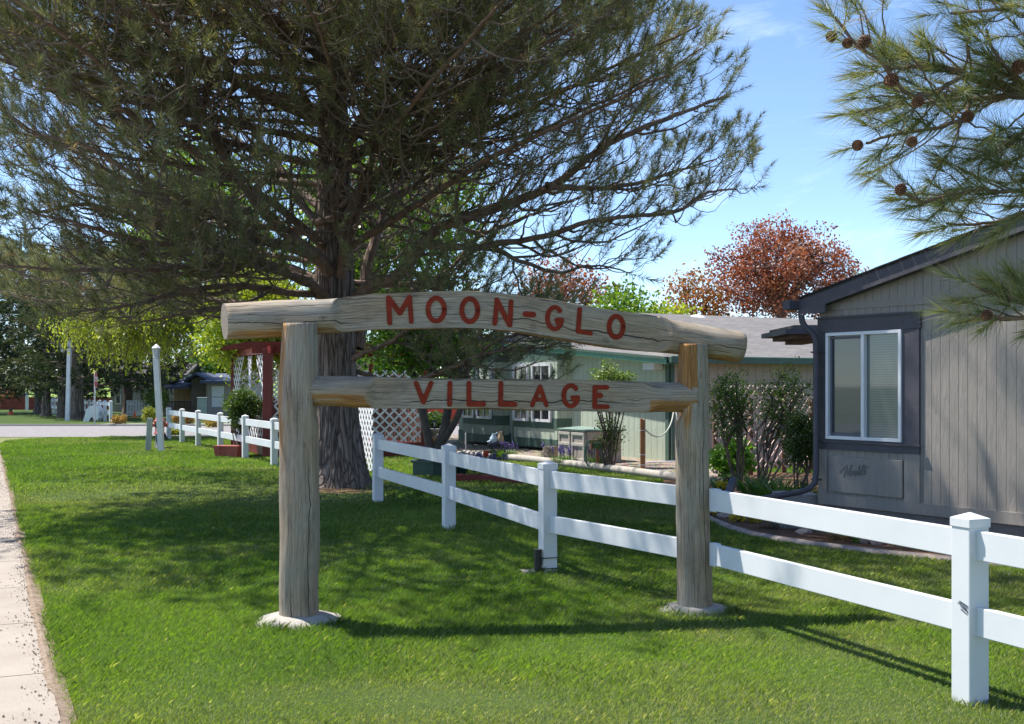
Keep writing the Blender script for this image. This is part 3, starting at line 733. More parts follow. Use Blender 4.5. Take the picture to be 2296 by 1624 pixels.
# black pipe sleeve strapped to the third post
pp=MB(); c=Vector(P2)+Vector((-.085,-.07,0)); pp.tube([c+Vector((0,0,.03)),c+Vector((0,0,.20))],[.033,.033],14); pp.tube([c+Vector((0,0,.20)),c+Vector((0,0,.208))],[.036,.036],14)
po=pp.build('pipe_sleeve',M['black'],label='short black plastic pipe strapped to the foot of a white fence post',cat='pipe')
st=MB(); 
for z in (.045,.135): st.box((P2[0]-.005,P2[1]-.0,z),(.16,.16,.006),math.atan2(dv.y,dv.x))
st.build('strap',M['black'],po)
sb=MB(); sb.box((P2[0]-.12,P2[1]-.03,.012),(.2,.14,.03),.4); sb.build('concrete_block',M['conc'],label='small flat concrete slab at the foot of the fence post with black pipe',cat='concrete slab')

# ------------------------------------------------------------------ grey house
GR0=Vector((3.40,12.80,0)); rzg=math.atan2(-.834,.552)
gh=empty('grey_house',GR0,rzg,'grey taupe mobile home with dark trimmed window and sloping eave at right','house')
def wall_poly(name,pts,th,mat,parent,y=0.0,**kw):
    mb=MB(); n=len(pts); a=[(x,y,z) for x,z in pts]; b=[(x,y+th,z) for x,z in pts]
    mb.add(a+b,[tuple(range(n)),tuple(range(n,2*n))[::-1]]+[(i,i+n,(i+1)%n+n,(i+1)%n) for i in range(n)]); return mb.build(name,mat,parent,**kw)
def lbox(name,x0,x1,y0,y1,z0,z1,mat,parent,bevel=0,**kw):
    mb=MB(); mb.box(((x0+x1)/2,(y0+y1)/2,(z0+z1)/2),(x1-x0,y1-y0,z1-z0)); return mb.build(name,mat,parent,bevel=bevel,**kw)
PKX,PKZ=4.0,3.42; sl_=(PKZ-2.52)/4.0
# front wall split so the window has a real opening
wx0,wx1,wz0,wz1=.12,1.11,1.02,2.175
W8=8.0
wall=MB()
def ztop(x): return 2.50+sl_*(x if x<=PKX else 2*PKX-x)
for x0,x1,z0,z1 in ((0,wx0,.36,None),(wx0,wx1,.36,wz0),(wx0,wx1,wz1,None),(wx1,PKX,.36,None),(PKX,W8,.36,None)):
    za=ztop(x0) if z1 is None else z1; zb=ztop(x1) if z1 is None else z1
    wall.add([(x0,0,z0),(x1,0,z0),(x1,0,zb),(x0,0,za)],[(0,1,2,3)])
wall.add([(0,0,.36),(0,0,2.5),(0,12,2.5),(0,12,.36)],[(0,1,2,3)]); wall.add([(W8,0,.36),(W8,0,2.5),(W8,12,2.5),(W8,12,.36)],[(0,1,2,3)][::-1]); wall.add([(0,12,.36),(W8,12,.36),(W8,12,2.5),(PKX,12,PKZ),(0,12,2.5)],[(0,1,2,3,4)])
wo=wall.build('wall',M['gsid'],gh)
lbox('skirting',.03,W8-.03,.02,11.98,-.02,.36,M['conc'] if False else m_plain('grey_skirting',(.17,.155,.15),.85,.15,5,.3),gh)
lbox('base_trim',-.012,W8,-.02,.0-.0005,.30,.415,M['gpanel'],gh)
# horizontal band and gable seam
lbox('frieze_board',.0,W8,-.014,-.0005,2.42,2.50,M['gpanel'],gh)
# window trim boards (proud)
for nm,a in (('head_trim',(-.01,1.33,-.03,-.0006,wz1+.004,2.33)),('left_trim',(-.01,wx0-.002,-.03,-.0006,.905,wz1)),('right_trim',(wx1+.002,1.315,-.03,-.0006,.905,wz1)),('sill_trim',(wx0,wx1,-.03,-.0006,.905,wz0-.004))):
    lbox(nm,*a,M['gtrim'],gh)
lbox('drip_cap',-.015,1.345,-.055,-.001,2.33,2.352,M['gtrim'],gh); lbox('sill_ledge',-.015,1.345,-.06,-.031,.985,1.003,M['gtrim'],gh)
# window
wf=MB(); t_=.035
for a in ((wx0,wx1,wz0,wz0+t_),(wx0,wx1,wz1-t_,wz1),(wx0,wx0+t_,wz0+t_,wz1-t_),(wx1-t_,wx1,wz0+t_,wz1-t_),(.60,.64,wz0+t_,wz1-t_)):
    wf.box(((a[0]+a[1])/2,-.02,(a[2]+a[3])/2),(a[1]-a[0],.06,a[3]-a[2]))
# inner sash of the left pane
for a in ((wx0+.045,.595,wz0+.045,wz0+.07),(wx0+.045,.595,wz1-.07,wz1-.045),(wx0+.045,wx0+.065,wz0+.07,wz1-.07)):
    wf.box(((a[0]+a[1])/2,-.008,(a[2]+a[3])/2),(a[1]-a[0],.02,a[3]-a[2]),mi=1)
win=wf.build('window',[M['alu'],m_plain('dark_screen_frame',(.10,.10,.13),.5,.05)],gh,bevel=.002,label='white framed sliding window with closed blinds')
lbox('screened_pane',wx0+.03,.62,.004,.012,wz0+.03,wz1-.03,M['blindd'],win); lbox('pane',.62,wx1-.03,.0,.008,wz0+.03,wz1-.03,M['blindg'],win)
# lower panel
lbox('side_board',-.008,.115,-.022,-.0006,.415,.905,M['gpanel'],gh); lbox('side_board',1.13,1.315,-.022,-.0006,.415,.905,M['gpanel'],gh)
pn=lbox('raised_panel',.16,1.11,-.028,-.0008,.445,.835,M['gpanel'],gh,bevel=.006)
# script emblem on the panel, raised strokes
em=MB(); em.strokes=[]
gl={'M':[[(-6,3),(-3,5.5),(0,7)],[(0,7),(-.3,3),(-1.2,0)],[(0,7),(1.0,3),(1.8,1)],[(1.8,1),(3,4.5),(4,7)],[(4,7),(3.8,3),(4.2,.3),(5,.4)]],
'a':[[(7.4,3),(6.4,3.3),(5.6,2),(5.8,.5),(6.8,.5),(7.6,2.8)],[(7.6,3),(7.4,.8),(8.2,.3)]],
'r':[[(8.4,.2),(8.8,2.8),(9.2,3.4),(9.8,2.8),(9.7,.6),(10.4,.3)]],
'l':[[(10.4,.3),(11.8,4),(11.9,6.4),(11.2,6.6),(10.9,3),(11.3,.4),(12,.4)]],
'e':[[(12,1.2),(13.4,2),(13.3,3.2),(12.4,3),(12,1.4),(12.7,.3),(13.8,.7)]],
't':[[(14.8,6.5),(14.4,3),(14.4,.6),(15,.4)]],'t2':[[(16.6,6.5),(16.2,3),(16.2,.6),(16.9,.6)]],'bar':[[(13.6,4.4),(16,4.6),(19.5,5.2)]],
'e2':[[(17,1.4),(18.3,2.1),(18.2,3.3),(17.3,3),(17,1.5),(17.6,.4),(18.8,.8)]]}
k=0
for st in gl.values():
    for s_ in st:
        pts=[Vector((.33+(x+6)*.0115+.0025*y,-.665*0+0,0)) for x,y in s_]
        q=[Vector((.29+(x+6)*.0145+.004*y,.615+y*.017+(x+6)*.0016)) for x,y in s_]
        em.strokes=[]; ribbon(em,q,.0075,0); outl=em.strokes[0][3]; n_=len(outl); yy=-.034-.0004*k; k+=1
        for s4 in em.strokes[0][0]: em.add([(v.x,yy,v.y) for v in s4],[(0,1,2,3)])
        em.add([(v.x,yy,v.y) for v in outl]+[(v.x,-.027,v.y) for v in outl],[(j,(j+1)%n_,(j+1)%n_+n_,j+n_) for j in range(n_)])
em.build('script_emblem',m_plain('painted_emblem',(.21,.19,.17),.5,.05),gh)
# roof: two slopes with overhangs, fascia boards
ov=.16; ev=.17
rf_=MB()
def rquad(a,b,c,d,mat=0):
    rf_.add([a,b,c,d],[(0,1,2,3)],mat)
zl=2.50+.11-sl_*ev; zr=PKZ+.11+.0
def slab(mb,q,th,mi=0):
    mb.add([Vector(v) for v in q]+[Vector(v)-Vector((0,0,th)) for v in q],[(0,1,2,3),(4,7,6,5),(0,4,5,1),(1,5,6,2),(2,6,7,3),(3,7,4,0)],mi)
rm=MB(); slab(rm,[(-ev,-ov,zl),(PKX,-ov,zr),(PKX,12.3,zr),(-ev,12.3,zl)],.035); slab(rm,[(PKX,-ov,zr),(2*PKX+ev,-ov,zl),(2*PKX+ev,12.3,zl),(PKX,12.3,zr)],.035)
ro=rm.build('roof',M['dshing'],gh)
me=ro.data; uvl=me.uv_layers.new(name='UVMap')
for lp_ in me.loops: v=me.vertices[lp_.vertex_index].co; uvl.data[lp_.index].uv=(v.y,v.x)
# shingle edge bumps over the rake
sh=MB()
x=-ev
while x<PKX:
    z=zl+(zr-zl)*(x+ev)/(PKX+ev); L_=.15; sh.box((x+L_/2,-ov-.008,z+.010+.004*random.random()),(L_*.97,.04,.012),M=Matrix.Rotation(-math.atan(sl_),3,'Y')); x+=L_
sh.build('shingle_edge',M['dshing'],ro)
fa=MB()
def para(mb,x0,x1,y0,y1,dz0,dz1):   # board following the rake, offsets below roof underside
    zz=lambda x: zl-.036+(zr-zl)*(x+ev)/(PKX+ev)
    v=[(x0,y0,zz(x0)-dz1),(x1,y0,zz(x1)-dz1),(x1,y0,zz(x1)-dz0),(x0,y0,zz(x0)-dz0)]
    v+=[(a,y1,c) for a,b,c in v]; mb.add(v,[(0,1,2,3),(7,6,5,4),(0,4,5,1),(1,5,6,2),(2,6,7,3),(3,7,4,0)])
para(fa,-ev,PKX,-ov+.0,-ov+.03,0,.14); para(fa,-ev,PKX,-ov+.031,-.002,.10,.125)
fa.box((-ev+.19,-ov+.014,zl-.105),(.38,.032,.15)); 
fa.build('fascia',M['gtrim'],ro)
g2=MB(); g2.box((-ev-.05,5.8,zl-.08),(.10,12.2,.10)); g2.build('gutter',M['gtrim'],ro)
# right side rake board mirrored
# downspout
ds=MB(); Yd=12.72; dpts=[P(1797,706,Yd),P(1799,722,Yd),P(1808,737,Yd),P(1822,748,Yd),P(1829,764,Yd),P(1830,800,Yd),P(1830,1060,Yd),P(1827,1082,Yd-.02),P(1815,1096,Yd-.04),P(1795,1103,Yd-.05),P(1690,1122,Yd-.1)]
Mi=Matrix.Rotation(-rzg,4,'Z')@Matrix.Translation(-GR0)
ds.tube([Mi@p for p in dpts],.034,10); 
for y in (790,1075):
    q=Mi@P(1830,y,Yd); ds.box(q,(.085,.085,.018))
ds.build('downspout',M['gtrim'],gh)
# rear porch eave seen behind the corner
pe=MB()
A=P(1762,738,15.2); 
def wb(mb,x0,x1,y0,y1,Y,dep,mi=0):
    a=P(x0,y0,Y); b=P(x1,y1,Y); c=(a+b)/2; c.y+=dep/2; cc=Mi@c
    mb.box(cc,(abs(b.x-a.x),dep,abs(a.z-b.z)),rz=-rzg,mi=mi)
wb(pe,1762,1840,738,749,15.2,1.5); wb(pe,1778,1840,749,759,15.3,1.2,1); wb(pe,1800,1840,759,768,15.4,1.0,1); wb(pe,1782,1840,729,738,15.2,1.5,2)
pe.build('porch_eave',[M['gtrim'],M['brown'],M['shing']],gh)
blk=MB(); a=P(1754,1112,12.9); b=P(1836,1188,12.9); blk.box(((a.x+b.x)/2,13.15,(a.z)/2),(b.x-a.x,.5,a.z+.02),0.0)
blk.build('concrete_pad',m_plain('painted_grey_block',(.26,.245,.24),.85,.12,4,.4),label='low grey painted concrete block at the foot of the house corner',cat='concrete block')

# ------------------------------------------------------------------ green house
rzs=math.atan2(-.878,.479); SG0=Vector((3.10,22.9,0))
sh0=empty('sage_green_house',SG0,rzs,'pale sage green mobile home with dark green trim and grey shingle roof','house')
ux=Vector((.479,-.878,0))
def tx(x):  # local x on the front plane for image column x
    k=(x-CX)/F; return (k*SG0.y-SG0.x)/(ux.x-k*ux.y)
xl=-9.45
def sztop(x): return 2.16-.092*x*(1) if x>-7 else 2.16+.092*7
wl=MB(); wl.add([(xl,0,.0),(0,0,.0),(0,0,2.2),(xl,0,2.9)],[(0,1,2,3)]); wl.add([(xl,0,0),(xl,10,0),(xl,10,2.9),(xl,0,2.9)],[(0,1,2,3)])
wl.build('wall',M['sage'],sh0)
w2=MB(); w2.add([(0,0.12,0),(0,12,0),(0,12,2.2),(0,.12,2.2)],[(0,1,2,3)]); w2.build('side_wall',M['beige'],sh0,label='pinkish beige side wall under the green gutter')
lbox('corner_trim',-.10,.012,-.02,.11,0,2.16,M['sgreen'],sh0)
lbox('lower_trim',xl,tx(1290),-.02,-.0005,.0,.42,M['sgreen'],sh0)
rr_=MB(); rr_.add([(.38,-.35,2.16),(.38,12.3,2.16),(-6,12.3,3.47),(-6,3.2,3.47)],[(0,1,2,3)]); rr_.add([(.38,-.35,2.16),(-6,3.2,3.47),(-9.9,3.2,3.1),(-9.9,-.35,2.93)],[(0,1,2,3)]); rr_.add([(-6,3.2,3.47),(-6,12.3,3.47),(-12,12.3,2.4),(-9.9,3.2,3.1)],[(0,1,2,3)])
r2=rr_.build('roof',M['shing'],sh0); me=r2.data; uvl=me.uv_layers.new(name='UVMap')
for lp_ in me.loops: v=me.vertices[lp_.vertex_index].co; uvl.data[lp_.index].uv=(v.y,v.x*1.02)
fb=MB(); 
def slope_board(mb,x0,z0,x1,z1,y0,y1,h0,mi=0):
    v=[(x0,y0,z0-h0),(x1,y0,z1-h0),(x1,y0,z1),(x0,y0,z0)]; v+=[(a,y1,c) for a,b,c in v]
    mb.add(v,[(0,1,2,3),(7,6,5,4),(0,4,5,1),(1,5,6,2),(2,6,7,3),(3,7,4,0)],mi)
slope_board(fb,-9.9,2.925,.38,2.152,-.36,-.33,.13,0); slope_board(fb,-9.9,2.932,.38,2.160,-.385,-.361,.05,1); slope_board(fb,-9.9,2.80,.38,2.03,-.33,-.0,.012,0)
fb.build('fascia',[M['fgreen'],M['sgreen']],r2)
g3=MB(); g3.box((.43,6.0,2.10),(.12,12.6,.11)); g3.box((.49,6.0,2.165),(.02,12.6,.02),mi=1); g3.build('gutter',[M['sgreen'],M['fgreen']],r2)
dsp=MB(); dsp.tube([(.05,.05,2.05),(.06,.05,.1)],.04,8); dsp.build('downspout',M['sgreen'],sh0)
lbox('outlet_box',-.55,-.18,-.24,-.02,1.92,2.05,M['wpaint'],sh0)
# beige door panel far right on side wall
lbox('side_window',.0,.03,4.3,5.2,.9,1.9,M['glass'],sh0)
# bay windows
def bay(x0,x1,wins,label):
    X0,X1=tx(x0),tx(x1)
    b=MB(); d=.32; s=.35
    prof=[(X0,0),(X0+s,-d),(X1-s*.3,-d),(X1,0)]
    def prism(prof,z0,z1,mi):
        n=len(prof); v=[(x,y,z0) for x,y in prof]+[(x,y,z1) for x,y in prof]
        b.add(v,[tuple(range(n))[::-1],tuple(range(n,2*n))]+[(i,(i+1)%n,(i+1)%n+n,i+n) for i in range(n)],mi)
    e=lambda k:[(x+(-k if i==0 else (k if i==3 else 0)),y-(k if 0<i<3 else 0)) for i,(x,y) in enumerate(prof)]
    prism(prof,.18,2.62,0); prism(e(.012),.18,.38,1); prism(e(.012),.62,.86,1); prism(e(.012),2.18,2.5,1)
    bo=b.build('bay_window',[M['sage'],M['sgreen']],sh0,label=label)
    def win_on(A,B,z0,z1):
        A=Vector((*A,0)); B=Vector((*B,0)); t=(B-A).normalized(); n=Vector((t.y,-t.x,0)); 
        if n.y>0: n=-n
        f=MB(); 
        def bar(a,b,w=.06,h=.05,dy=.03,mi=0): f.beam(a+n*dy,b+n*dy,h,w,mi)
        z=Vector((0,0,1))
        for zz in (z0,z1): bar(A+z*zz,B+z*zz)
        for q in (A,B): f.beam(q+n*.03+z*(z0-.03),q+n*.03+z*(z1+.03),.06,.05,0,up=n)
        m=(A+B)/2; f.beam(m+n*.03+z*z0,m+n*.03+z*z1,.02,.03,0,up=n)
        fo=f.build('window_frame',M['alu'],bo)
        g=MB(); g.add([A+n*.018+z*z0,B+n*.018+z*z0,B+n*.018+z*z1,A+n*.018+z*z1],[(0,1,2,3)]); g.build('pane',M['glass'],fo)
    a,b_,c,dd=prof
    L1=Vector((a[0],a[1]))*.85+Vector((b_[0],b_[1]))*.15; L2=Vector((a[0],a[1]))*.15+Vector((b_[0],b_[1]))*.85
    win_on(tuple(L1),tuple(L2),.80,2.08)
    m0=b_[0]; m1=c[0]; w=m1-m0
    win_on((m0+w*.04,-d-.012),(m0+w*.36,-d-.012),.80,2.08); win_on((m0+w*.48,-d-.012),(m0+w*.88,-d-.012),.80,2.08)
    return bo
bay(1050,1142,None,'left bay with white framed windows'); bay(1163,1282,None,'right bay with white framed windows')
ma=MB(); 
for x in (1152,1140,1158,1272): ma.box((tx(x),-.03,1.3),(.07,.05,2.2))
ma.build('vertical_trim',M['sage'],sh0)
# ------------------------------------------------------------------ tree tools
def unit(a): return a/np.maximum(np.linalg.norm(a,axis=-1,keepdims=True),1e-9)
def tubes_np(PL,RL,n=4):
    """PL (N,K,3), RL (N,K) -> quads (M,4,3)"""
    N,K,_=PL.shape
    T=np.empty_like(PL); T[:,1:-1]=PL[:,2:]-PL[:,:-2]; T[:,0]=PL[:,1]-PL[:,0]; T[:,-1]=PL[:,-1]-PL[:,-2]; T=unit(T)
    ref=np.zeros((N,1,3)); ref[...,2]=1; tt=T.mean(1,keepdims=True); flat=np.abs(unit(tt)[...,2])>.9; ref[flat]=[1,0,0]
    A=unit(np.cross(T,np.broadcast_to(ref,T.shape))); B=np.cross(T,A)
    th=np.arange(n)*2*np.pi/n
    ring=PL[:,:,None,:]+(A[:,:,None,:]*np.cos(th)[None,None,:,None]+B[:,:,None,:]*np.sin(th)[None,None,:,None])*RL[:,:,None,None]
    r2=np.roll(ring,-1,axis=2)
    q=np.stack([ring[:,:-1],r2[:,:-1],r2[:,1:],ring[:,1:]],axis=3)
    return q.reshape(-1,4,3)
def brushes(B,D,L,nper,nlen,w,r,cols,spread=(22,62),flat=False):
    N=len(B); D=unit(D); n=nper
    s=r.rand(N,n)**.8; az=r.rand(N,n)*2*np.pi
    ref=np.tile(np.array([0,0,1.]),(N,1)); m=np.abs(D[:,2])>.9; ref[m]=[1,0,0]
    A=unit(np.cross(D,ref)); C=np.cross(D,A)
    ang=np.radians(spread[1]-(spread[1]-spread[0])*s+r.randn(N,n)*9)
    rad=A[:,None]*np.cos(az)[...,None]+C[:,None]*np.sin(az)[...,None]
    nd=D[:,None]*np.cos(ang)[...,None]+rad*np.sin(ang)[...,None]; nd[...,2]-=.06*r.rand(N,n); nd=unit(nd)
    ll=nlen*(.75+.4*r.rand(N,n))*(.85+.3*r.rand(N,1))
    base=B[:,None]+D[:,None]*(s*L[:,None])[...,None]
    side=unit(np.cross(nd,rad+r.randn(N,n,3)*.6))*w
    tip=base+nd*ll[...,None]
    V=np.stack([base-side,base+side,tip],2).reshape(-1,3,3)
    cc=cols(N,n,s,r).reshape(-1,3)
    return V,cc
def pine_cols(dark=(.06,.092,.048),light=(.30,.315,.165),old=(.36,.27,.15),oldp=.12):
    dark,light,old=map(np.array,(dark,light,old))
    def f(N,n,s,r):
        k=np.clip(.45*r.rand(N,1)+.6*r.rand(N,n)+.1*(s-.5),0,1)[...,None]
        C=dark*(1-k)+light*k
        o=(r.rand(N,n)<oldp)|((r.rand(N,1)<oldp*.8)&(s<.35)); C[o]=old*(.6+.7*r.rand(o.sum()))[:,None]
        return C
    return f
def sample_poly(pts,n): return np.array([tuple(p) for p in catmull(pts,n)])

def side_twigs(poly,rad,r,spacing,l0,l1,s0,s1,droop,curl,ang=(38,68),K=7,upb=.0,flatz=.35,rolls=.75):
    """children of a set of polylines; returns (N,K,3),(parent radius at start)"""
    outs=[];rs=[]
    for pl,ra in zip(poly,rad):
        seg=np.linalg.norm(np.diff(pl,axis=0),axis=1); cum=np.concatenate([[0],np.cumsum(seg)]); Lt=cum[-1]
        if Lt<.05: continue
        ns=max(1,int(Lt*(s1-s0)/spacing)); t=s0+(s1-s0)*(np.arange(ns)+r.rand(ns))/ns
        pos=np.stack([np.interp(t*Lt,cum,pl[:,i]) for i in range(3)],1)
        tan=unit(np.stack([np.interp(t*Lt+.03,cum,pl[:,i])-np.interp(t*Lt-.03,cum,pl[:,i]) for i in range(3)],1)+1e-6)
        pr=np.interp(t*Lt,cum,ra)
        up=np.array([0,0,1.]); lat=unit(np.cross(tan,up)+1e-6); vv=np.cross(lat,tan)
        sg=np.where(np.arange(ns)%2==0,1,-1)*1.0; roll=r.randn(ns)*rolls
        dirn=lat*(sg*np.cos(roll))[:,None]+vv*(np.sin(roll))[:,None]*flatz*2
        dirn=unit(dirn); a=np.radians(ang[0]+(ang[1]-ang[0])*r.rand(ns))
        d=unit(tan*np.cos(a)[:,None]+dirn*np.sin(a)[:,None]); d[:,2]+=upb; d=unit(d)
        ln=(l0+(l1-l0)*r.rand(ns))*(1.15-.75*t)
        u=np.linspace(0,1,K)
        # curve: head out, sag, then turn up
        P_=pos[:,None]+d[:,None]*(ln[:,None]*u)[...,None]
        P_[...,2]+= ln[:,None]*(-droop*np.sin(np.pi*np.minimum(u*1.1,1))+curl*u**2.6)[None,:]*(.6+.8*r.rand(ns,1))
        fw=tan[:,None]*(ln[:,None]*u**2*.25)[...,None]; P_+=fw
        wob=r.randn(ns,K,3)*.018*ln[:,None,None]; wob[:,0]=0; P_+=wob
        outs.append(P_); rs.append(np.minimum(pr*.5,.012+ln*.010))
    return np.concatenate(outs),np.concatenate(rs)
def smoothmesh(name,V,mat,parent,**kw): return fast_mesh(name,V,4,mat,parent,**kw)

def bark_trunk(name,pts,rads,mat,parent,nside=72,n=26,amp=.028,flare=.0,base=Vector((0,0,0)),seed=0):
    pp=catmull(pts,n); rr=[v.x for v in catmull([Vector((q,0,0)) for q in rads],n)]
    mb=MB(); K=len(pp); vs=[]; Ls=0
    for i,p in enumerate(pp):
        if i: Ls+=(pp[i]-pp[i-1]).length
        for j in range(nside):
            th=2*math.pi*j/nside; c,s_=math.cos(th),math.sin(th)
            big=mnoise.noise(Vector((c*1.6,s_*1.6,Ls*.35+seed)))*.09
            rid=mnoise.noise(Vector((c*7+seed,s_*7,Ls*1.3)));  rid=1-abs(rid)*3.0
            f2=mnoise.noise(Vector((c*15,s_*15,Ls*5+seed)))
            fl=flare*math.exp(-Ls/.28)*(.75+.5*max(0,math.sin(th*4+seed+1.2)))
            ra=rr[i]*(1+big)+amp*(rid*.8+f2*.6)*min(1,rr[i]/.2)+fl
            vs.append(p+Vector((c*ra,s_*ra,0)))
    fs=[(i*nside+j,i*nside+(j+1)%nside,(i+1)*nside+(j+1)%nside,(i+1)*nside+j) for i in range(K-1) for j in range(nside)]
    mb.add(vs,fs,0,True); return mb.build(name,mat,parent)

# ------------------------------------------------------------------ the big pine
TB_=Vector((-2.76,18.5,0))
pine=empty('pine_tree',TB_,0,'huge dark pine with thick furrowed trunk and wide spreading crown behind the log sign','pine tree')
def rel(p): return np.array(p)-np.array(TB_)
tr_pts=[(0,0,-.05),(-.02,0,.7),(-.05,0,1.6),(-.08,.02,3.2),(-.10,.05,5.2),(-.12,.05,7.6),(-.1,0,9.5),(0,0,11.8)]
bark_trunk('trunk',tr_pts,[.44,.375,.315,.29,.24,.19,.12,.02],M['bark'],pine,flare=.16,seed=3)
# second leader stem right behind the trunk
LM=[]   # limbs: (points world, r0)
Yt=18.5
def lim(dpts,r0): LM.append(([P(x,y,Y) for x,y,Y in dpts],r0))
lim([(775,700,18.5),(835,640,18.2),(875,640-10,18.0),(905,600,17.8),(966,517,17.4),(1064,471,17),(1221,416,16.8),(1336,335,16.8),(1463,271,17),(1548,237,17.2),(1640,205,17.4)],.12)
lim([(935,545,17.6),(1000,552,17.2),(1102,547,16.9),(1251,522,16.6),(1335,500,16.5),(1505,488,16.6),(1580,447,16.9),(1640,430,17)],.06)
lim([(770,560,18.5),(800,470,18.2),(875,373,17.8),(954,305,17.4),(1064,220,17.2),(1123,161,17),(1196,106,17),(1285,21,17.1),(1400,-80,17.3)],.12)
lim([(765,620,18.3),(776,509,17.8),(806,424,17.4),(848,360,17.2),(874,212,16.9),(891,127,16.8),(903,-10,16.8),(915,-150,17)],.085)
lim([(800,780,18.6),(812,636,18.9),(831,530,19.1),(861,445,19.4),(905,320,19.8),(960,150,20),(1010,-40,20)],.11)
lim([(745,620,18.4),(700,564,17.9),(636,509,17.3),(573,441,16.8),(509,352,16.5),(466,255,16.3),(403,148,16.3),(382,64,16.4),(350,-60,16.5)],.12)
lim([(509,352,16.5),(466,271,16.6),(394,225,16.7),(300,190,16.9),(180,175,17)],.055)
lim([(745,690,18.4),(695,632,17.8),(594,590,17),(530,560,16.5),(424,518,15.9),(297,480,15.5),(170,455,15.2),(40,470,15)],.085)
lim([(564,471,17),(450,470,17.2),(382,467,17.4),(297,454,17.6),(160,420,17.8),(0,350,18)],.06)
lim([(740,640,18.6),(640,600,19.2),(551,590,19.6),(424,645,20),(300,672,20.4),(150,680,20.6),(0,660,20.8)],.06)
lim([(735,520,18.6),(690,470,19.3),(620,380,20),(520,300,20.6),(400,240,21),(250,120,21.5)],.08)
lim([(462,240,16.4),(468,178,16.2),(500,120,16.1),(535,60,16),(560,-20,16)],.045)
# small lower branches right of the trunk
lim([(790,805,18.3),(820,790,18),(861,779,17.7),(912,748,17.4),(960,712,17.2),(1040,690,17),(1120,700,16.8)],.045)
lim([(800,700,18.2),(860,690,17.4),(930,640,16.8),(1010,650,16.3)],.04)
lim([(905,862,18.4),(960,845,17.8),(1010,826,17.3),(1060,800,16.9),(1120,752,16.5),(1180,735,16.3),(1230,750,16.1)],.04)
lim([(790,830,18.6),(905,860,18.4)],.045)
lim([(960,845,17.8),(1040,812,17.2),(1120,792,16.8),(1200,788,16.5),(1275,772,16.3)],.028)
lim([(905,600,17.8),(960,690,17.6),(1040,728,17.1),(1130,738,16.7),(1260,762,16.4)],.03)
lim([(1040,812,17.2),(1100,825,16.8),(1160,820,16.5),(1220,815,16.3)],.018)
lim([(1060,800,16.9),(1110,790,16.6),(1170,780,16.4),(1215,775,16.3)],.022)
lim([(1300-200,547,16.9),(1180,590,16.6),(1260,610,16.4),(1340,600,16.3),(1420,620,16.2)],.035)
lim([(1221,416,16.8),(1300,430,17.3),(1420,425,17.8),(1520,395,18),(1600,375,18)],.05)
lim([(1064,220,17.2),(1160,230,17.4),(1290,200,17.6),(1400,160,17.8),(1540,60,18)],.05)
lim([(1123,161,17),(1220,130,17.6),(1330,60,17.8),(1450,30,18),(1520,-20,18)],.045)
lim([(1000,500,17.3),(1080,520,17.9),(1200,470,18.4),(1330,430,18.8)],.04)
lim([(725,690,18.4),(640,690,17.5),(560,690,16.8),(430,700,16.3),(300,722,16)],.05)
lim([(735,668,18.4),(620,655,17.4),(500,650,16.4),(380,672,15.6),(250,700,15),(130,715,14.6)],.06)
lim([(695,632,17.8),(560,600,16.6),(420,600,15.6),(280,600,14.8),(120,600,14.2),(-60,590,13.8)],.055)
lim([(594,590,17),(450,560,15.8),(300,540,14.9),(170,500,14.2),(60,470,13.8)],.05)
lim([(740,600,18.4),(600,540,16.6),(450,470,15),(320,400,13.9),(180,330,13.2),(60,290,12.8)],.06)
lim([(735,560,18.4),(600,450,17),(460,360,16),(330,280,15.2),(180,200,14.6),(40,140,14.2)],.07)
lim([(720,700,18.5),(600,690,19.5),(450,670,20.5),(300,650,21.5),(150,640,22.5),(20,620,23)],.06)
lim([(740,480,18.6),(650,400,19.5),(500,200,20.5),(350,60,21.3),(200,-60,22)],.07)
r=np.random.RandomState(11)
for tip,mid,r0_ in (((1.9,13.6,5.2),(-.3,15.6,4.6),.06),((1.0,13.9,7.0),(-.8,15.9,6.2),.055),((2.35,14.6,6.1),(0,16.2,5.4),.055),((1.5,12.9,6.0),(-.7,15.2,5.3),.05)):
    s0_=Vector((-2.85,18.5,mid[2]-1.0)); LM.append(([s0_,s0_.lerp(Vector(mid),.5)+Vector((0,0,.05)),Vector(mid),Vector(mid).lerp(Vector(tip),.55),Vector(tip)],r0_))
traced=len(LM)
# procedural limbs all round
N_=76
for i in range(N_):
    z0=3.3+ (i%52/51)**.9*7.0; az=i*2.39996+r.rand()*.5
    if i>=52: z0=4.9+2.6*(i-52)/23; az=R(262)+R(64)*(2*((i*.618034)%1)-1)
    Lr=(6.6 if z0<7.5 else 6.6-(z0-7.5)*1.3)*(.8+.25*r.rand()); rise=.18+.05*(z0-3)+.1*r.rand()
    dx,dy=math.cos(az),math.sin(az)
    # forward limbs stay above the sign
    if dy>.25 and i%2==0: continue
    if i<52 and dy<-.3 and i%3==0: continue
    pts=[]; b=Vector((TB_.x-.1,TB_.y,z0))
    tipx=b.x+dx*Lr
    if dx>.2: Lr*=.9
    if i>=52: Lr=(8.3+.5*r.rand())*(1-.17*abs(dx)); rise=.06+.03*r.rand()
    if dy<-.3 and z0<5.2 and i<52: rise+=.22
    if z0<4.6 and dx>.1: Lr*=.7
    for t in np.linspace(0,1,7):
        zz=z0+Lr*rise*t+ .9*t**3*(.4+.6*r.rand())-.35*math.sin(math.pi*t)
        pts.append(Vector((b.x+dx*Lr*t+.25*math.sin(t*5+i),b.y+dy*Lr*t+.25*math.cos(t*4+i*2),zz)))
    LM.append((pts,.035+.03*r.rand()))
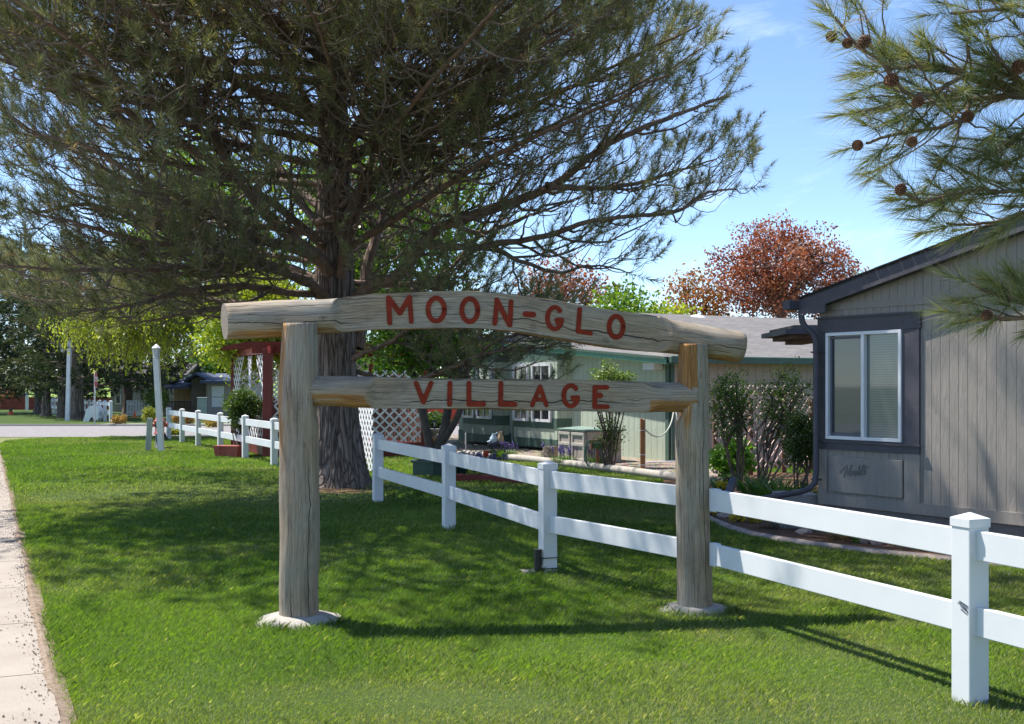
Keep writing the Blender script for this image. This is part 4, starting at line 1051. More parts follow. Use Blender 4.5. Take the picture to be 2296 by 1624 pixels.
def env_ok(pl):  # keep the crown inside its silhouette seen on the right, and above the sign
    Y=pl[:,1]; x=CX+F*pl[:,0]/Y; y=HY+F*(H-pl[:,2])/Y
    xr=np.interp(y,[-1200,-400,0,150,220,330,440,530,560,640,700,900],[1250,1350,1525,1650,1690,1715,1705,1625,1540,1440,1290,1290])
    yb=np.interp(x,[-600,0,480,560,700,790,1000,1290,1300,1450,1700],[760,745,745,650,640,640,860,860,660,640,480])
    return (x<xr)&(y<yb)
polys=[];rads=[]
for pts,r0 in LM:
    pl=sample_poly(pts,5); bad=np.where(~env_ok(pl))[0]; bad=bad[bad>4]
    if len(bad) and len(polys)>=traced: pl=pl[:max(6,bad[0])]
    u=np.linspace(0,1,len(pl)); pl=pl+np.cumsum(r.randn(len(pl),3)*.012,0); ra=r0*(1-.86*u**.9)+.004
    polys.append(pl); rads.append(ra)
sec,secr=side_twigs(polys,rads,r,.19,.75,2.2,.18,1.0,.10,.22,K=8,upb=.04,rolls=.4)
m=env_ok(sec[:,-1]); sec,secr=sec[m],secr[m]
secR=secr[:,None]*np.linspace(1,.22,8)[None]+.0022
ter,terr=side_twigs(list(sec),list(secR),r,.23,.28,.70,.15,1.0,.14,.34,K=6,upb=.02,ang=(32,62),rolls=.45)
m=env_ok(ter[:,-1]); 
# thin the inner shoots: bare twigs near the trunk, needles outside
ter,terr=ter[m],terr[m]
terR=np.minimum(terr,.0085)[:,None]*np.linspace(1,.45,6)[None]+.0018
print('pine',len(polys),len(sec),len(ter))
off3=np.array(TB_)
Vb=[tubes_np(pl[None]-off3,ra[None],10) for pl,ra in zip(polys,rads)]
fast_mesh('limbs',np.concatenate(Vb),4,M['rbranch'],pine)
fast_mesh('twigs',np.concatenate([tubes_np(sec-off3,secR,5),tubes_np(ter-off3,terR,3)]),4,M['branch'],pine)
def brush_from(P_,r,prob,Lb):
    end=P_[:,-1]; d=unit(P_[:,-1]-P_[:,-3]); d[:,2]+=.25; d=unit(d)
    dist=np.linalg.norm(end[:,:2]-off3[:2],axis=1)
    keep=r.rand(len(end))<np.clip(-.16+dist/4.8+.6*(end[:,2]<3.5),0,1)*prob
    return end[keep]-d[keep]*.06,d[keep],(Lb*(.6+.8*r.rand(len(end))))[keep]
B1,D1,L1=brush_from(ter,r,.92,.17); B2,D2,L2=brush_from(sec,r,1.0,.26)
tips=np.array([pl[-1] for pl in polys]); dt=np.array([pl[-1]-pl[-4] for pl in polys])
Bb=np.concatenate([B1,B2,tips]); Dd=np.concatenate([D1,D2,dt]); Ll=np.concatenate([L1,L2,np.full(len(tips),.3)])
print('brushes',len(Bb))
V,C=brushes(Bb-off3,Dd,Ll*1.45,92,.150,.0037,r,pine_cols(),spread=(26,78))
fast_mesh('crown',V,3,M['needle'],pine,col=C)

# ------------------------------------------------------------------ pine branch hanging in from the right
rt=Vector((4.6,5.6,0))
p2=empty('pine_tree',rt,0,'long needled pine reaching in from the right edge with brown cones on its twigs','pine tree')
off2=np.array(rt)
bark_trunk('trunk',[(0,0,-.05),(0,0,.8),(.03,0,2.5),(0,.02,5),(0,0,8.5)],[.26,.21,.18,.13,.03],M['bark'],p2,nside=48,flare=.08,seed=9)
b2=[]
def l2(d,r0,r1=.006): b2.append(([P(x,y,Y) for x,y,Y in d],r0,r1))
l2([(3300,420,5.6),(2900,300,5.4),(2600,240,5.2),(2400,200,5.05),(2296,191,5),(2233,188,4.95),(2167,163,4.9),(2101,142,4.85),(2050,145,4.8),(1990,150,4.8)],.035,.007)
l2([(2500,225,5.1),(2296,219,5),(2244,219,5),(2177,229,5.05),(2111,237,5.1),(2040,245,5.1)],.017)
l2([(2167,163,4.9),(2130,185,4.85),(2090,205,4.8),(2030,204,4.75),(1979,137,4.7),(1913,92,4.7),(1872,35,4.7)],.010)
l2([(2177,229,5.05),(2160,260,5),(2137,280,4.9),(2076,300,4.9),(1990,310,4.9),(1940,330,4.9)],.010)
l2([(2500,260,5.1),(2400,290,5),(2296,300,4.95),(2233,345,4.9),(2200,380,4.9)],.012)
l2([(2700,300,5.3),(2500,380,5.2),(2350,420,5),(2230,425,4.9),(2167,422,4.9),(2076,448,4.9),(2030,430,4.9)],.011)
l2([(2500,225,5.1),(2420,120,4.9),(2350,60,4.9),(2250,20,4.8),(2130,30,4.8)],.012)
l2([(2296,191,5),(2250,140,4.9),(2225,90,4.9),(2215,55,4.9)],.010)
l2([(2350,420,5),(2290,480,5.1),(2200,500,5.1),(2120,500,5.1)],.009)
l2([(3200,700,5.3),(2700,690,5.1),(2450,690,4.95),(2296,677,4.9),(2218,651,4.85),(2190,640,4.85)],.014)
l2([(2450,690,4.95),(2296,720,4.8),(2230,715,4.8),(2180,712,4.8)],.011)
l2([(2600,240,5.2),(2500,120,5.2),(2400,0,5.2),(2300,-90,5.2),(2100,-120,5.1),(1900,-100,5)],.016)
bp_,br_=[],[]
for d,r0,r1 in b2:
    pl=sample_poly(d,6); u=np.linspace(0,1,len(pl)); pl=pl+np.cumsum(r.randn(len(pl),3)*.0025,0); bp_.append(pl); br_.append(r0*(1-u)+r1*u)
s2,s2r=side_twigs(bp_,br_,r,.025,.10,.34,.12,1.0,.03,.10,K=6,ang=(30,75),flatz=.9)
def ok2(pl):
    Y=pl[:,1]; x=CX+F*pl[:,0]/Y; y=HY+F*(H-pl[:,2])/Y
    xlft=np.interp(y,[-300,0,60,130,200,330,400,450,500,545,560,600,640,690,740,760],[1880,1840,1850,1880,1900,1935,1965,2015,2075,2130,2400,2330,2190,2140,2160,2400])
    sparse=(x>2040)&(y<110)
    return (x>xlft)&~(sparse&(r.rand(len(x))<.45))
m=ok2(s2[:,-1]); s2,s2r=s2[m],s2r[m]
s2R=np.clip(s2r,.003,.006)[:,None]*np.linspace(1,.7,6)[None]
fast_mesh('limbs',np.concatenate([tubes_np(pl[None]-off2,ra[None],12) for pl,ra in zip(bp_,br_)]),4,M['rbranch'],p2)
fast_mesh('twigs',tubes_np(s2-off2,s2R,6),4,M['rbranch'],p2)
tipb=np.array([pl[-1] for pl in bp_]); tipd=np.array([pl[-1]-pl[-3] for pl in bp_])
E=s2[:,-1]; Dn=unit(s2[:,-1]-s2[:,-3]); Dn[:,0]-=.35; Dn[:,2]-=.10
Bq=np.concatenate([E-unit(Dn)*.05,tipb]); Dq=np.concatenate([Dn,tipd]); 
print('near brushes',len(Bq))
V,C=brushes(Bq-off2,Dq,np.full(len(Bq),.12),84,.135,.0013,r,pine_cols((.07,.105,.04),(.30,.33,.15),(.36,.27,.13),.09),spread=(12,62))
fast_mesh('crown',V,3,M['needle'],p2,col=C)
def make_cone(name,loc,axis,parent,s=1.0):
    mb=MB(); ax=Vector(axis).normalized(); q=Vector((0,0,1)).rotation_difference(ax).to_matrix()
    mb.lathe(loc,[(.004,-.04*s),(.016*s,-.03*s),(.019*s,0),(.012*s,.03*s),(.002,.04*s)],10,M=q)
    n=62
    for i in range(n):
        t=i/n; z=(-.036+.074*t)*s; rr=(.037*math.sin(math.pi*(.12+.80*t))**.7)*s; a=i*2.39996
        o=Vector((math.cos(a),math.sin(a),0)); tg=Vector((-math.sin(a),math.cos(a),0)); w=.011*s*(1-.35*t); up=Vector((0,0,1))
        b=o*.010*s+up*(z-.004*s); e=o*rr+up*(z+.006*s)
        v=[b-tg*w*.5,b+tg*w*.5,e+tg*w,e-tg*w,e+o*.004*s-up*.003*s]
        th=up*.0028*s
        vs=[Vector(loc)+q@x for x in v]+[Vector(loc)+q@(x-th) for x in v]
        mb.add(vs,[(0,1,2,4,3),(9,7,6,5,8)[::-1],(2,7,9,4),(4,9,8,3),(0,5,6,1),(1,6,7,2),(3,8,5,0)])
    return mb.build(name,M['cone'],parent)
for i,(x,y,Y) in enumerate([(1865,82,4.62),(1900,97,4.55),(1938,94,4.5),(1999,180,4.55),(2058,228,4.6),(2045,318,4.65),(2020,425,4.72),(2284,150,4.8),(1923,326,4.75),(2213,707,4.65),(2170,262,4.8)]):
    make_cone('pine_cone',P(x,y,Y)-rt,(r.randn()*.6-.3,r.randn()*.5-.4,-.6+r.randn()*.4),p2,(.52+.25*r.rand()))

# ------------------------------------------------------------------ broad-leaved trees
def leaf_quads(c,size,r,N,droop=0.0,asp=.62):
    a=unit(r.randn(N,3)); a[:,2]-=droop; a=unit(a); b=unit(np.cross(a,r.randn(N,3))); s=size*(.6+.8*r.rand(N))[:,None]
    n=np.cross(a,b)*.18
    return np.stack([c-a*s*.5,c+b*s*asp*.5+n*s*.3,c+a*s*.5,c-b*s*asp*.5+n*s*.3],1)
def colramp(N,r,stops,k=None):
    k=r.rand(N) if k is None else np.clip(k,0,.999); st=np.array(stops); n=len(st)-1; i=(k*n).astype(int); f=(k*n-i)[:,None]
    return st[i]*(1-f)+st[i+1]*f
def leafy_tree(name,label,cat,base,th,cc,rad,nclump,per,lsize,stops,seed,trad=.15,sig=.3,leafmat='leaf',mat='bark2',group=None,hang=0,nl=8,lump=.35,trunks=None,emptyz=0.0,twigr=.006):
    r=np.random.RandomState(seed); root=empty(name,base,0,label,cat,group); b=np.array(base)
    cc=np.array(cc,float)-b*np.array([1,1,1]); rad=np.array(rad,float)
    # clump centres filling a lumpy ellipsoid
    pts=[]
    while len(pts)<nclump:
        q=r.uniform(-1,1,3); l=np.linalg.norm(q)
        d=q/max(l,1e-6); lim_=1-lump*(.5+.5*mnoise.noise(Vector(tuple(d*2.3+seed))))-lump*.3*r.rand()
        if l<lim_ and l>.18+emptyz: pts.append(q*(1.0+(.30*r.rand() if r.rand()<.12 else 0)))
    pts=np.array(pts)*rad+cc
    if trunks is None: trunks=[([(0,0,-.05),(r.randn()*.05,r.randn()*.05,th*.5),(r.randn()*.08,r.randn()*.08,th)],trad)]
    tb=MB(); starts=[]
    for tp,tr_ in trunks:
        pl=catmull(tp,6); tb.tube(pl,[tr_*(1.15-.45*i/(len(pl)-1)) for i in range(len(pl))],12); starts.append(np.array(pl[-1]))
    # main limbs
    mids=[]; quads=[]
    order=r.permutation(len(pts))[:nl]
    limbs=[]
    for k in order:
        e=cc+(pts[k]-cc)*.85; s0=starts[int(r.randint(len(starts)))]; u=np.linspace(0,1,9)[:,None]
        pl=s0*(1-u)+e*u; pl[:,2]+=np.sin(np.pi*u[:,0])*rad[2]*.08; pl+=np.concatenate([[[0,0,0]],r.randn(8,3)*.05*rad.mean()*.4]); 
        limbs.append(pl); quads.append(tubes_np(pl[None],(trad*.55*(1-.8*u[:,0])+.01)[None],7))
    allp=np.concatenate(limbs)
    tw=np.empty((len(pts),6,3))
    for i,p in enumerate(pts):
        d=np.linalg.norm(allp-p,axis=1)+.3*np.maximum(0,allp[:,2]-p[2]); j=np.argmin(d); u=np.linspace(0,1,6)[:,None]
        pl=allp[j]*(1-u)+p*u; pl[:,2]+=np.sin(np.pi*u[:,0])*.08*d[j]; pl[1:-1]+=r.randn(4,3)*.03*d[j]; tw[i]=pl
    quads.append(tubes_np(tw,np.broadcast_to(np.linspace(twigr*2.2,twigr,6),(len(pts),6)),3))
    if name!='shrub' or True: tb.build('trunk',M[mat],root)
    fast_mesh('limbs',np.concatenate(quads),4,M[mat],root)
    # leaves
    idx=np.repeat(np.arange(len(pts)),per); N=len(idx)
    if hang>0:
        # hanging strands: leaves strung below each clump point
        ns=max(1,per//14); st=np.repeat(np.arange(len(pts)),ns); so_=pts[st]+r.randn(len(st),3)*[sig,sig,sig*.4]
        Ls=hang*(.4+.8*r.rand(len(st)))
        t=r.rand(len(st),14); c=so_[:,None]+np.stack([.08*np.sin(t*5+r.rand(len(st),1)*6),.08*np.cos(t*4+r.rand(len(st),1)*6),-t*Ls[:,None]],-1)
        c=(c+r.randn(*c.shape)*.025).reshape(-1,3); N=len(c); V=leaf_quads(c,lsize,r,N,droop=1.2,asp=.5)
        K=5; u=np.linspace(0,1,K); spl=so_[:,None]+np.stack([.08*np.sin(u*5)*np.ones((len(st),1)),.08*np.cos(u*4)*np.ones((len(st),1)),-u*Ls[:,None]],-1)
        fast_mesh('strands',tubes_np(spl,np.full((len(st),K),.004),3),4,M['branch'],root)
    else:
        g=r.randn(N,3); g=g/np.maximum(1,np.linalg.norm(g,axis=1,keepdims=True)/1.9)
        c=pts[idx]+g*sig*np.array([1,1,.75]); V=leaf_quads(c,lsize,r,N)
    kk=.5*r.rand(N)+.5*np.repeat(r.rand(len(pts)),int(np.ceil(N/len(pts))))[:N]
    fast_mesh('crown',V,4,M[leafmat],root,col=colramp(N,r,stops,kk))
    return root
LG=[(.06,.14,.012),(.11,.22,.02),(.19,.31,.03),(.28,.36,.05)]
MG=[(.035,.09,.012),(.07,.16,.02),(.12,.23,.03)]
YG=[(.16,.24,.025),(.28,.38,.04),(.40,.46,.06),(.48,.50,.10)]
RD=[(.13,.038,.026),(.25,.09,.05),(.36,.165,.085),(.45,.27,.13)]
def zt(y,Y): return H-(y-HY)/F*Y
def C3(x,y,Y): p=P(x,y,Y); return (p.x,p.y,p.z)
def tree_at(name,label,cat,x,yb,Y,y0,y1,x0,x1,dep,**kw):
    """crown bounding box in the photograph -> world ellipsoid"""
    bx=(x-CX)/F*Y; z1=zt(y0,Y); z0=zt(y1,Y); cxw=((x0+x1)/2-CX)/F*Y
    return leafy_tree(name,label,cat,(bx,Y,0),kw.pop('th',max(.3,z0+.2*(z1-z0))),(cxw,Y,(z0+z1)/2),((x1-x0)/2/F*Y,dep,(z1-z0)/2),**kw)
tree_at('maple_tree','rounded maple with copper red spring leaves above the grey shingle roof','maple tree',1745,0,44,440,780,1535,1985,3.2,nclump=400,per=44,lsize=.115,lump=.6,stops=RD,seed=5,trad=.2,sig=.24,leafmat='rleaf',nl=14)
tree_at('maple_tree','loose low maple with orange brown leaves left of the copper red one','maple tree',1560,0,46,575,800,1455,1680,2.2,nclump=120,per=28,lsize=.14,lump=.55,stops=[(.16,.06,.02),(.30,.13,.04),(.38,.24,.08),(.30,.30,.07)],seed=6,trad=.1,sig=.34,leafmat='rleaf',nl=8)
tree_at('maple_tree','reddish brown maple seen just above the carved word of the upper log','maple tree',1240,0,48,535,820,1090,1430,2.5,nclump=200,per=28,lsize=.14,lump=.5,stops=RD,seed=8,trad=.15,sig=.36,leafmat='rleaf',nl=10)
tree_at('green_tree','fresh yellow green tree crown between the two copper red maples','tree',1400,0,42,630,880,1290,1510,2.2,nclump=200,per=60,lsize=.15,stops=LG,seed=9,trad=.12,sig=.34)
tree_at('green_tree','low green tree crown behind the roof right of the yellow green one','tree',1490,0,45,672,850,1430,1570,2,nclump=120,per=46,lsize=.15,stops=YG,seed=19,trad=.1,sig=.34)
tree_at('weeping_tree','pale drooping tree tip showing over the dark house roof edge','tree',1925,0,50,575,760,1890,1965,1.2,nclump=40,per=42,lsize=.11,stops=[(.16,.22,.08),(.26,.32,.14)],seed=10,trad=.07,sig=.25,hang=1.1)
# deciduous trees glimpsed through the pine
tree_at('green_tree','tall spring green tree behind the pine trunk, seen between its branches','tree',768,0,31,180,860,600,1150,3.6,nclump=340,per=60,lsize=.14,stops=LG,seed=12,trad=.22,sig=.46,nl=16)
tree_at('green_tree','broad yellow green tree behind the left half of the pine crown','tree',672,0,38,230,830,260,640,3.4,nclump=250,per=56,lsize=.16,stops=LG,seed=13,trad=.24,sig=.5,nl=16)
tree_at('weeping_birch','weeping birch with hanging yellow green strands behind the leaning lamp post','birch tree',672,0,36,640,750,90,500,2.2,nclump=210,per=84,lsize=.10,stops=YG,seed=14,trad=.13,sig=.30,hang=1.35)
tree_at('birch_tree','light green tree with fine leaves hanging around the red pergola roof','birch tree',668,0,30,560,870,430,700,2.4,nclump=300,per=66,lsize=.10,stops=YG,seed=15,trad=.12,sig=.30)
# flowering crab by the planter: three leaning stems
cb=(-3.3+1.95,21.0)
tk=[([(0,0,-.05),(-.03,0,.35),(-.10,0,.6),(-.26,.1,1.3),(-.42,.1,1.9)],.085),([(.0,0,-.05),(.03,0,.4),(.16,0,.75),(.26,0,1.3),(.3,.1,1.9)],.09),([(.0,0,-.05),(.06,0,.45),(.22,-.05,.7),(.42,-.1,1.05),(.62,-.1,1.6)],.07)]
Yc=20.8; bx=(974-CX)/F*Yc
leafy_tree('crab_apple_tree','three stemmed garden tree growing out of the dark green planter box','garden tree',(bx,Yc,0),1.9,((965-CX)/F*Yc,Yc,zt(760,Yc)),(1.3,1.1,.78),190,70,.07,MG+[(.16,.28,.04)],16,trad=.09,sig=.2,trunks=tk,nl=14)
# conifers across the road
def conifer(x,yb,Y,trw,y0,x0,x1,label,seed,nb=300,zb=None,lean=0):
    r=np.random.RandomState(seed); bx=(x-CX)/F*Y; root=empty('pine_tree',(bx,Y,0),0,label,'pine tree','row of pines across the road')
    ht=zt(y0,Y); rt_=trw/F*Y/2
    bark_trunk('trunk',[(0,0,-.05),(0,0,1.2),(lean*.5,0,ht*.5),(lean,0,ht)],[rt_*1.15,rt_,rt_*.6,.05],M['bark'],root,nside=28,n=8,amp=.04,flare=.12,seed=seed)
    pls=[];ras=[]; z0=zt(880,Y) if zb is None else zt(zb,Y)
    for i in range(30):
        z=z0+.25+(ht-z0)*(i/30)**1.0; az=i*2.4+r.rand()*.6; Lr=max(.8,((x1-x0)/2/F*Y)*(1.1-.5*(z-z0)/(ht-z0))*(.75+.4*r.rand()))
        cx_=((x0+x1)/2-CX)/F*Y-bx
        pts=[Vector((lean*z/ht,0,z-.2))]+[Vector((lean*z/ht+cx_*t+math.cos(az)*Lr*t,math.sin(az)*Lr*t,z-.2+.35*Lr*t*(.3+.5*r.rand())-(.45*Lr*t*(1-t)))) for t in (.3,.6,.85,1.)]
        pl=sample_poly(pts,3); pls.append(pl); ras.append(.06*(1-.85*np.linspace(0,1,len(pl)))+.008)
    s,sr=side_twigs(pls,ras,r,.30,.5,1.5,.15,1.0,.1,.15,K=5)
    m=s[:,-1,2]>z0-.15; s,sr=s[m],sr[m]
    sR=(np.clip(sr,.008,.02))[:,None]*np.linspace(1,.5,5)[None]
    fast_mesh('limbs',np.concatenate([tubes_np(pl[None],ra[None],5) for pl,ra in zip(pls,ras)]+[tubes_np(s,sR,3)]),4,M['branch'],root)
    # shoots along each twig
    t=np.array([.55,.8,1.]); k=[2,3,4]
    k=[1,2,2,3,3,4,4]; B=np.concatenate([s[:,q] for q in k]); D=np.concatenate([s[:,q]-s[:,q-1] for q in k]); B=B+r.randn(*B.shape)*.12; D=unit(D)+r.randn(*D.shape)*.5
    V,C=brushes(B,D,np.full(len(B),.4),26,.26,.019,r,pine_cols((.022,.045,.020),(.07,.095,.045),(.15,.12,.06),.05))
    fast_mesh('crown',V,3,M['needle'],root,col=C); return root
conifer(172,934,54,27,560,90,330,'thickest pine trunk of the row, right behind the white lamp post',31,zb=862)
conifer(286,932,62,17,600,230,440,'pine with a doubled trunk beside the pale grey house',32,zb=868)
conifer(138,931,57,15,580,60,230,'pine trunk between two pieces of distant white fence',33,zb=882)
conifer(104,930,60,15,560,20,200,'leaning pine trunk left of a short piece of white fence',34,zb=880)
conifer(86,926,66,14,570,0,170,'dark pine trunk in front of the red brown board fence',35,zb=878)
conifer(47,918,80,18,520,-90,130,'dark shaggy pine near the orange machine at far left',36,zb=885)
conifer(-70,925,66,20,450,-260,60,'tall pine cut by the left edge of the picture',37,zb=880)
# ------------------------------------------------------------------ pergola with lattice
def lattice(mb,A,B,z0,z1,sp=.14,w=.034,mask=None,th=.012,sh=0.0):
    """criss-cross slats between ground points A,B; mask(u,v) in metres along/up"""
    A=Vector(A);B=Vector(B);L=(B-A).length; d=(B-A)/L; hgt=z1-z0; up=Vector((0,0,1)); n=d.cross(up)
    for sgn,dy in ((1,0.0),(-1,th*1.02)):
        c=-hgt if sgn>0 else 0
        while c<(L if sgn>0 else L+hgt):
            # line u = c + sgn*v
            step=.05; v=0; run=None
            vs_=np.arange(0,hgt+1e-6,step); pts=[]
            for v in vs_:
                u=c+sgn*v; ok=(-1e-6<=u<=L+1e-6) and (mask is None or mask(u,v))
                if ok:
                    if run is None: run=[(u,v),(u,v)]
                    run[1]=(u,v)
                else:
                    if run and run[0]!=run[1]: pts.append(run)
                    run=None
            if run and run[0]!=run[1]: pts.append(run)
            for (a,b) in pts:
                p=A+d*a[0]+up*(z0+a[1])+n*dy; q=A+d*b[0]+up*(z0+b[1])+n*dy; mb.beam(p,q,th,w,0,up=(-sgn*d+up).normalized() if True else up)
            c+=sp*1.414
g0=P(601,1026,25.8); g0.z=0
gz=empty('pergola',g0,0,'dark red painted pergola with white lattice sides behind the white fence','pergola')
A=Vector((0,0,0)); Bq_=Vector((3.45,.35,0)); Lx=(P(523,1000,29.3)-g0); Lx.z=0; D_=Bq_+Lx
def post(p,w,z,name='post',mat='redp',par=None):
    mb=MB(); mb.box((p.x,p.y,z/2),(w,w,z)); return mb.build(name,M[mat],par or gz,bevel=.006)
post(A,.20,2.42); post(Bq_,.14,2.42); post(Lx,.10,2.42); post(D_,.12,2.42)
post((A+Bq_)/2,.09,2.42)
bm=MB()
for a,b in ((A,Bq_),(Lx,D_),(A,Lx),(Bq_,D_)):
    e=(b-a).normalized()*.35; bm.beam(a-e+Vector((0,0,2.40)),b+e+Vector((0,0,2.40)),.06,.16)
bm.build('roof_beam',M['redp'],gz)
sl2=MB(); n_=22
for i in range(n_):
    t=i/(n_-1); a=A.lerp(Lx,t); b=Bq_.lerp(D_,t); e=(b-a).normalized()*.4; sl2.beam(a-e+Vector((0,0,2.53)),b+e+Vector((0,0,2.53)),.04,.10)
sl2.build('roof_slats',M['redp'],gz)
sk=MB()
for a,b in ((A,Bq_),(A,Lx),(Lx,D_)): sk.beam(a+Vector((0,0,.17)),b+Vector((0,0,.17)),.05,.30)
sk.add([A+Vector((0,0,.30)),Bq_+Vector((0,0,.30)),D_+Vector((0,0,.30)),Lx+Vector((0,0,.30))],[(0,1,2,3)])
sk.build('base_skirt',M['redp'],gz)
lm=MB(); Ls=(Lx-A).length
def sm(u,v):
    v+=.35
    if v<1.15: return True
    k=abs(u-Ls*.5)/(Ls*.5); return (v>2.3) or (k>.38+.62*max(0,(1.7-v))*.0+ (2.25-v)*.34)
lattice(lm,A,Lx,.35,2.32,sp=.18,w=.036,mask=sm); lm.build('side_lattice',M['wpaint'],gz)
lm=MB(); lattice(lm,A+Vector((.1,0,0)),Bq_,.34,1.95,sp=.15,w=.04); lm.build('front_lattice',M['wpaint'],gz)
bw=MB(); bw.beam(Lx+Vector((.1,-.05,.75)),D_+Vector((0,-.05,.75)),.03,.85); bw.beam(Bq_+Vector((0,.06,1.1)),D_+Vector((0,0,1.1)),.03,1.6); bw.build('added_dark_backing',M['brown'],gz)  # added solid panels standing in for the dark interior behind the lattice
lm=MB(); lattice(lm,Lx,D_,1.18,2.2,sp=.18,w=.04); lm.build('back_lattice',M['wpaint'],gz)
hg=MB(); m_=(A+Lx)*.5; lattice(hg,m_-Lx.normalized()*.25,m_+Lx.normalized()*.25,1.35,2.3,sp=.07,w=.018,mask=lambda u,v: abs(u-.25)<.06+v*.19); hg.build('hanging_lattice',M['wpaint'],gz)
# nearer lattice panel at the trunk
a=G(836,1062); b=Vector((-2.72,23.6,0)); a2=Vector((a.x,a.y,0))
lp=MB(); aa=Vector((-2.54,21.2,0)); bb=Vector((-3.28,23.0,0)); lattice(lp,aa-aa,bb-aa,.02,1.22,sp=.14,w=.042)
ls=lp.build('trellis',M['wpaint'],label='white lattice panel leaning close to the right side of the pine trunk',cat='trellis'); ls.location=aa
# red planter in front of pergola
pl=MB(); c=P(520,1015,26.2); pl.box((0,0,.13),(.55,.35,.26),-.3,top=1.1); 
for k in range(4): pl.box((-.2+.13*k,-.18+.04*k,.13),(.02,.02,.24),-.3)
o=pl.build('planter_trough',m_plain('faded_red_planter',(.30,.07,.05),.7,.2,6,.3),label='faded red wooden planter trough on the grass beside the pergola',cat='planter',bevel=.005); o.location=(c.x,26.0,0)

# ------------------------------------------------------------------ shrubs
def shrub(name,label,cat,x,yb,Y,x0,x1,y0,y1,nclump,per,lsize,stops,seed,dep=.4,sig=.09,ns=7,zb=0,mat='bark2',group=None,**kw):
    bx=(x-CX)/F*Y; r=np.random.RandomState(seed); z1=zt(y0,Y)-zb; z0=zt(y1,Y)-zb
    cxw=((x0+x1)/2-CX)/F*Y; rx=(x1-x0)/2/F*Y
    tk=[]
    for i in range(ns):
        a=r.randn()*.5; e=Vector(((cxw-bx)*.5+rx*.55*r.uniform(-1,1),dep*.4*r.uniform(-1,1),max(.12,z0+.25*(z1-z0)*r.rand())))
        s_=Vector((r.uniform(-1,1)*.05,r.uniform(-1,1)*.05,-.02)); tk.append(([s_,s_.lerp(e,.5)+Vector((r.randn()*.03,r.randn()*.03,0)),e],.012+.008*r.rand() if 'tr' not in kw else kw['tr']))
    k2={k:v for k,v in kw.items() if k!='tr'}
    return leafy_tree(name,label,cat,(bx,Y,zb),z0,(cxw,Y,(z0+z1)/2+zb),(rx,dep,(z1-z0)/2),nclump,per,lsize,stops,seed,trad=.018,sig=sig,trunks=tk,mat=mat,nl=ns+4,group=group,twigr=.0035,**k2)
GS=[(.03,.07,.012),(.06,.13,.02),(.11,.20,.035),(.18,.26,.07)]
BR=[(.03,.06,.015),(.05,.10,.02),(.09,.15,.03)]
# tall bush against the green house
shrub('climbing_bush','tall leafy bush on thin bare stems in front of the pale green wall','bush',1372,1031,21.6,1300,1440,782,935,120,34,.045,[(.08,.16,.03),(.14,.24,.05),(.25,.33,.12),(.36,.40,.22)],41,dep=.35,lump=.85,sig=.07,ns=12,zb=.1,mat='branch')
shrub('climbing_bush','low straggly growth of small leaves around the stems by the hose reel','bush',1362,1031,21.5,1330,1402,915,1030,45,34,.032,[(.05,.11,.02),(.10,.18,.04),(.20,.26,.10)],42,dep=.2,sig=.06,ns=8,zb=.1,mat='branch')
# bushes between log sign and grey house
shrub('tall_shrub','tall twiggy shrub close to the right log post in front of the pink lattice','shrub',1655,1092,17.6,1580,1700,800,1020,130,34,.034,GS,43,dep=.35,sig=.085,ns=10,mat='branch',lump=.45,tr=.014)
shrub('tall_shrub','tall twiggy shrub with yellow green tips reaching toward the grey downspout','shrub',1708,1096,17.0,1668,1845,785,1020,130,28,.034,GS+[(.26,.34,.09)],44,dep=.35,sig=.085,ns=9,mat='branch',lump=.5,tr=.016)
shrub('dense_shrub','dense dark leafy shrub between the pink lattice and the grey downspout','shrub',1790,1075,15.2,1752,1842,918,1068,75,80,.030,BR,45,dep=.28,sig=.07,ns=6,mat='branch')
shrub('rose_bush','dense green rose bush in front of the pergola lattice','rose bush',545,1000,26.4,500,590,868,965,90,70,.055,BR+[(.16,.22,.08)],46,dep=.5,sig=.10,ns=7)
# spireas etc by the road
YB=[(.20,.10,.03),(.34,.20,.06),(.38,.34,.09)]; YL=[(.13,.17,.02),(.26,.30,.04),(.36,.36,.08)]
for i,(x,yb,Y,x0,x1,y0,st,lab) in enumerate([(267,953,47.2,254,281,931,YB,'small rounded rusty brown bush on the pale gravel across the road'),
  (398,950,47,384,420,926,YB,'rusty brown bush seen through the first gap of the white fence'),(425,952,47,412,436,928,YB,'second rusty brown bush behind the white fence, next to the first'),
  (473,962,45,460,489,940,YB+[(.2,.28,.05)],'reddish green bush seen behind the middle of the left fence'),(335,950,47.5,316,354,912,YL,'yellow green bush behind the green marker post'),
  (391,978,38,382,402,960,YL,'small yellowish bush at the corner post of the white fence')]):
    shrub('spirea_bush',lab,'bush',x,yb,Y,x0,x1,y0,yb-2,28,40,.07,st,60+i,dep=.35,sig=.09,ns=5,group='small bushes by the cross road')
shrub('green_tree','thin pale green young tree left of the beige carport','tree',345,930,60,330,372,868,925,40,40,.13,[(.12,.2,.04),(.2,.28,.08)],71,dep=.8,sig=.25,ns=3)

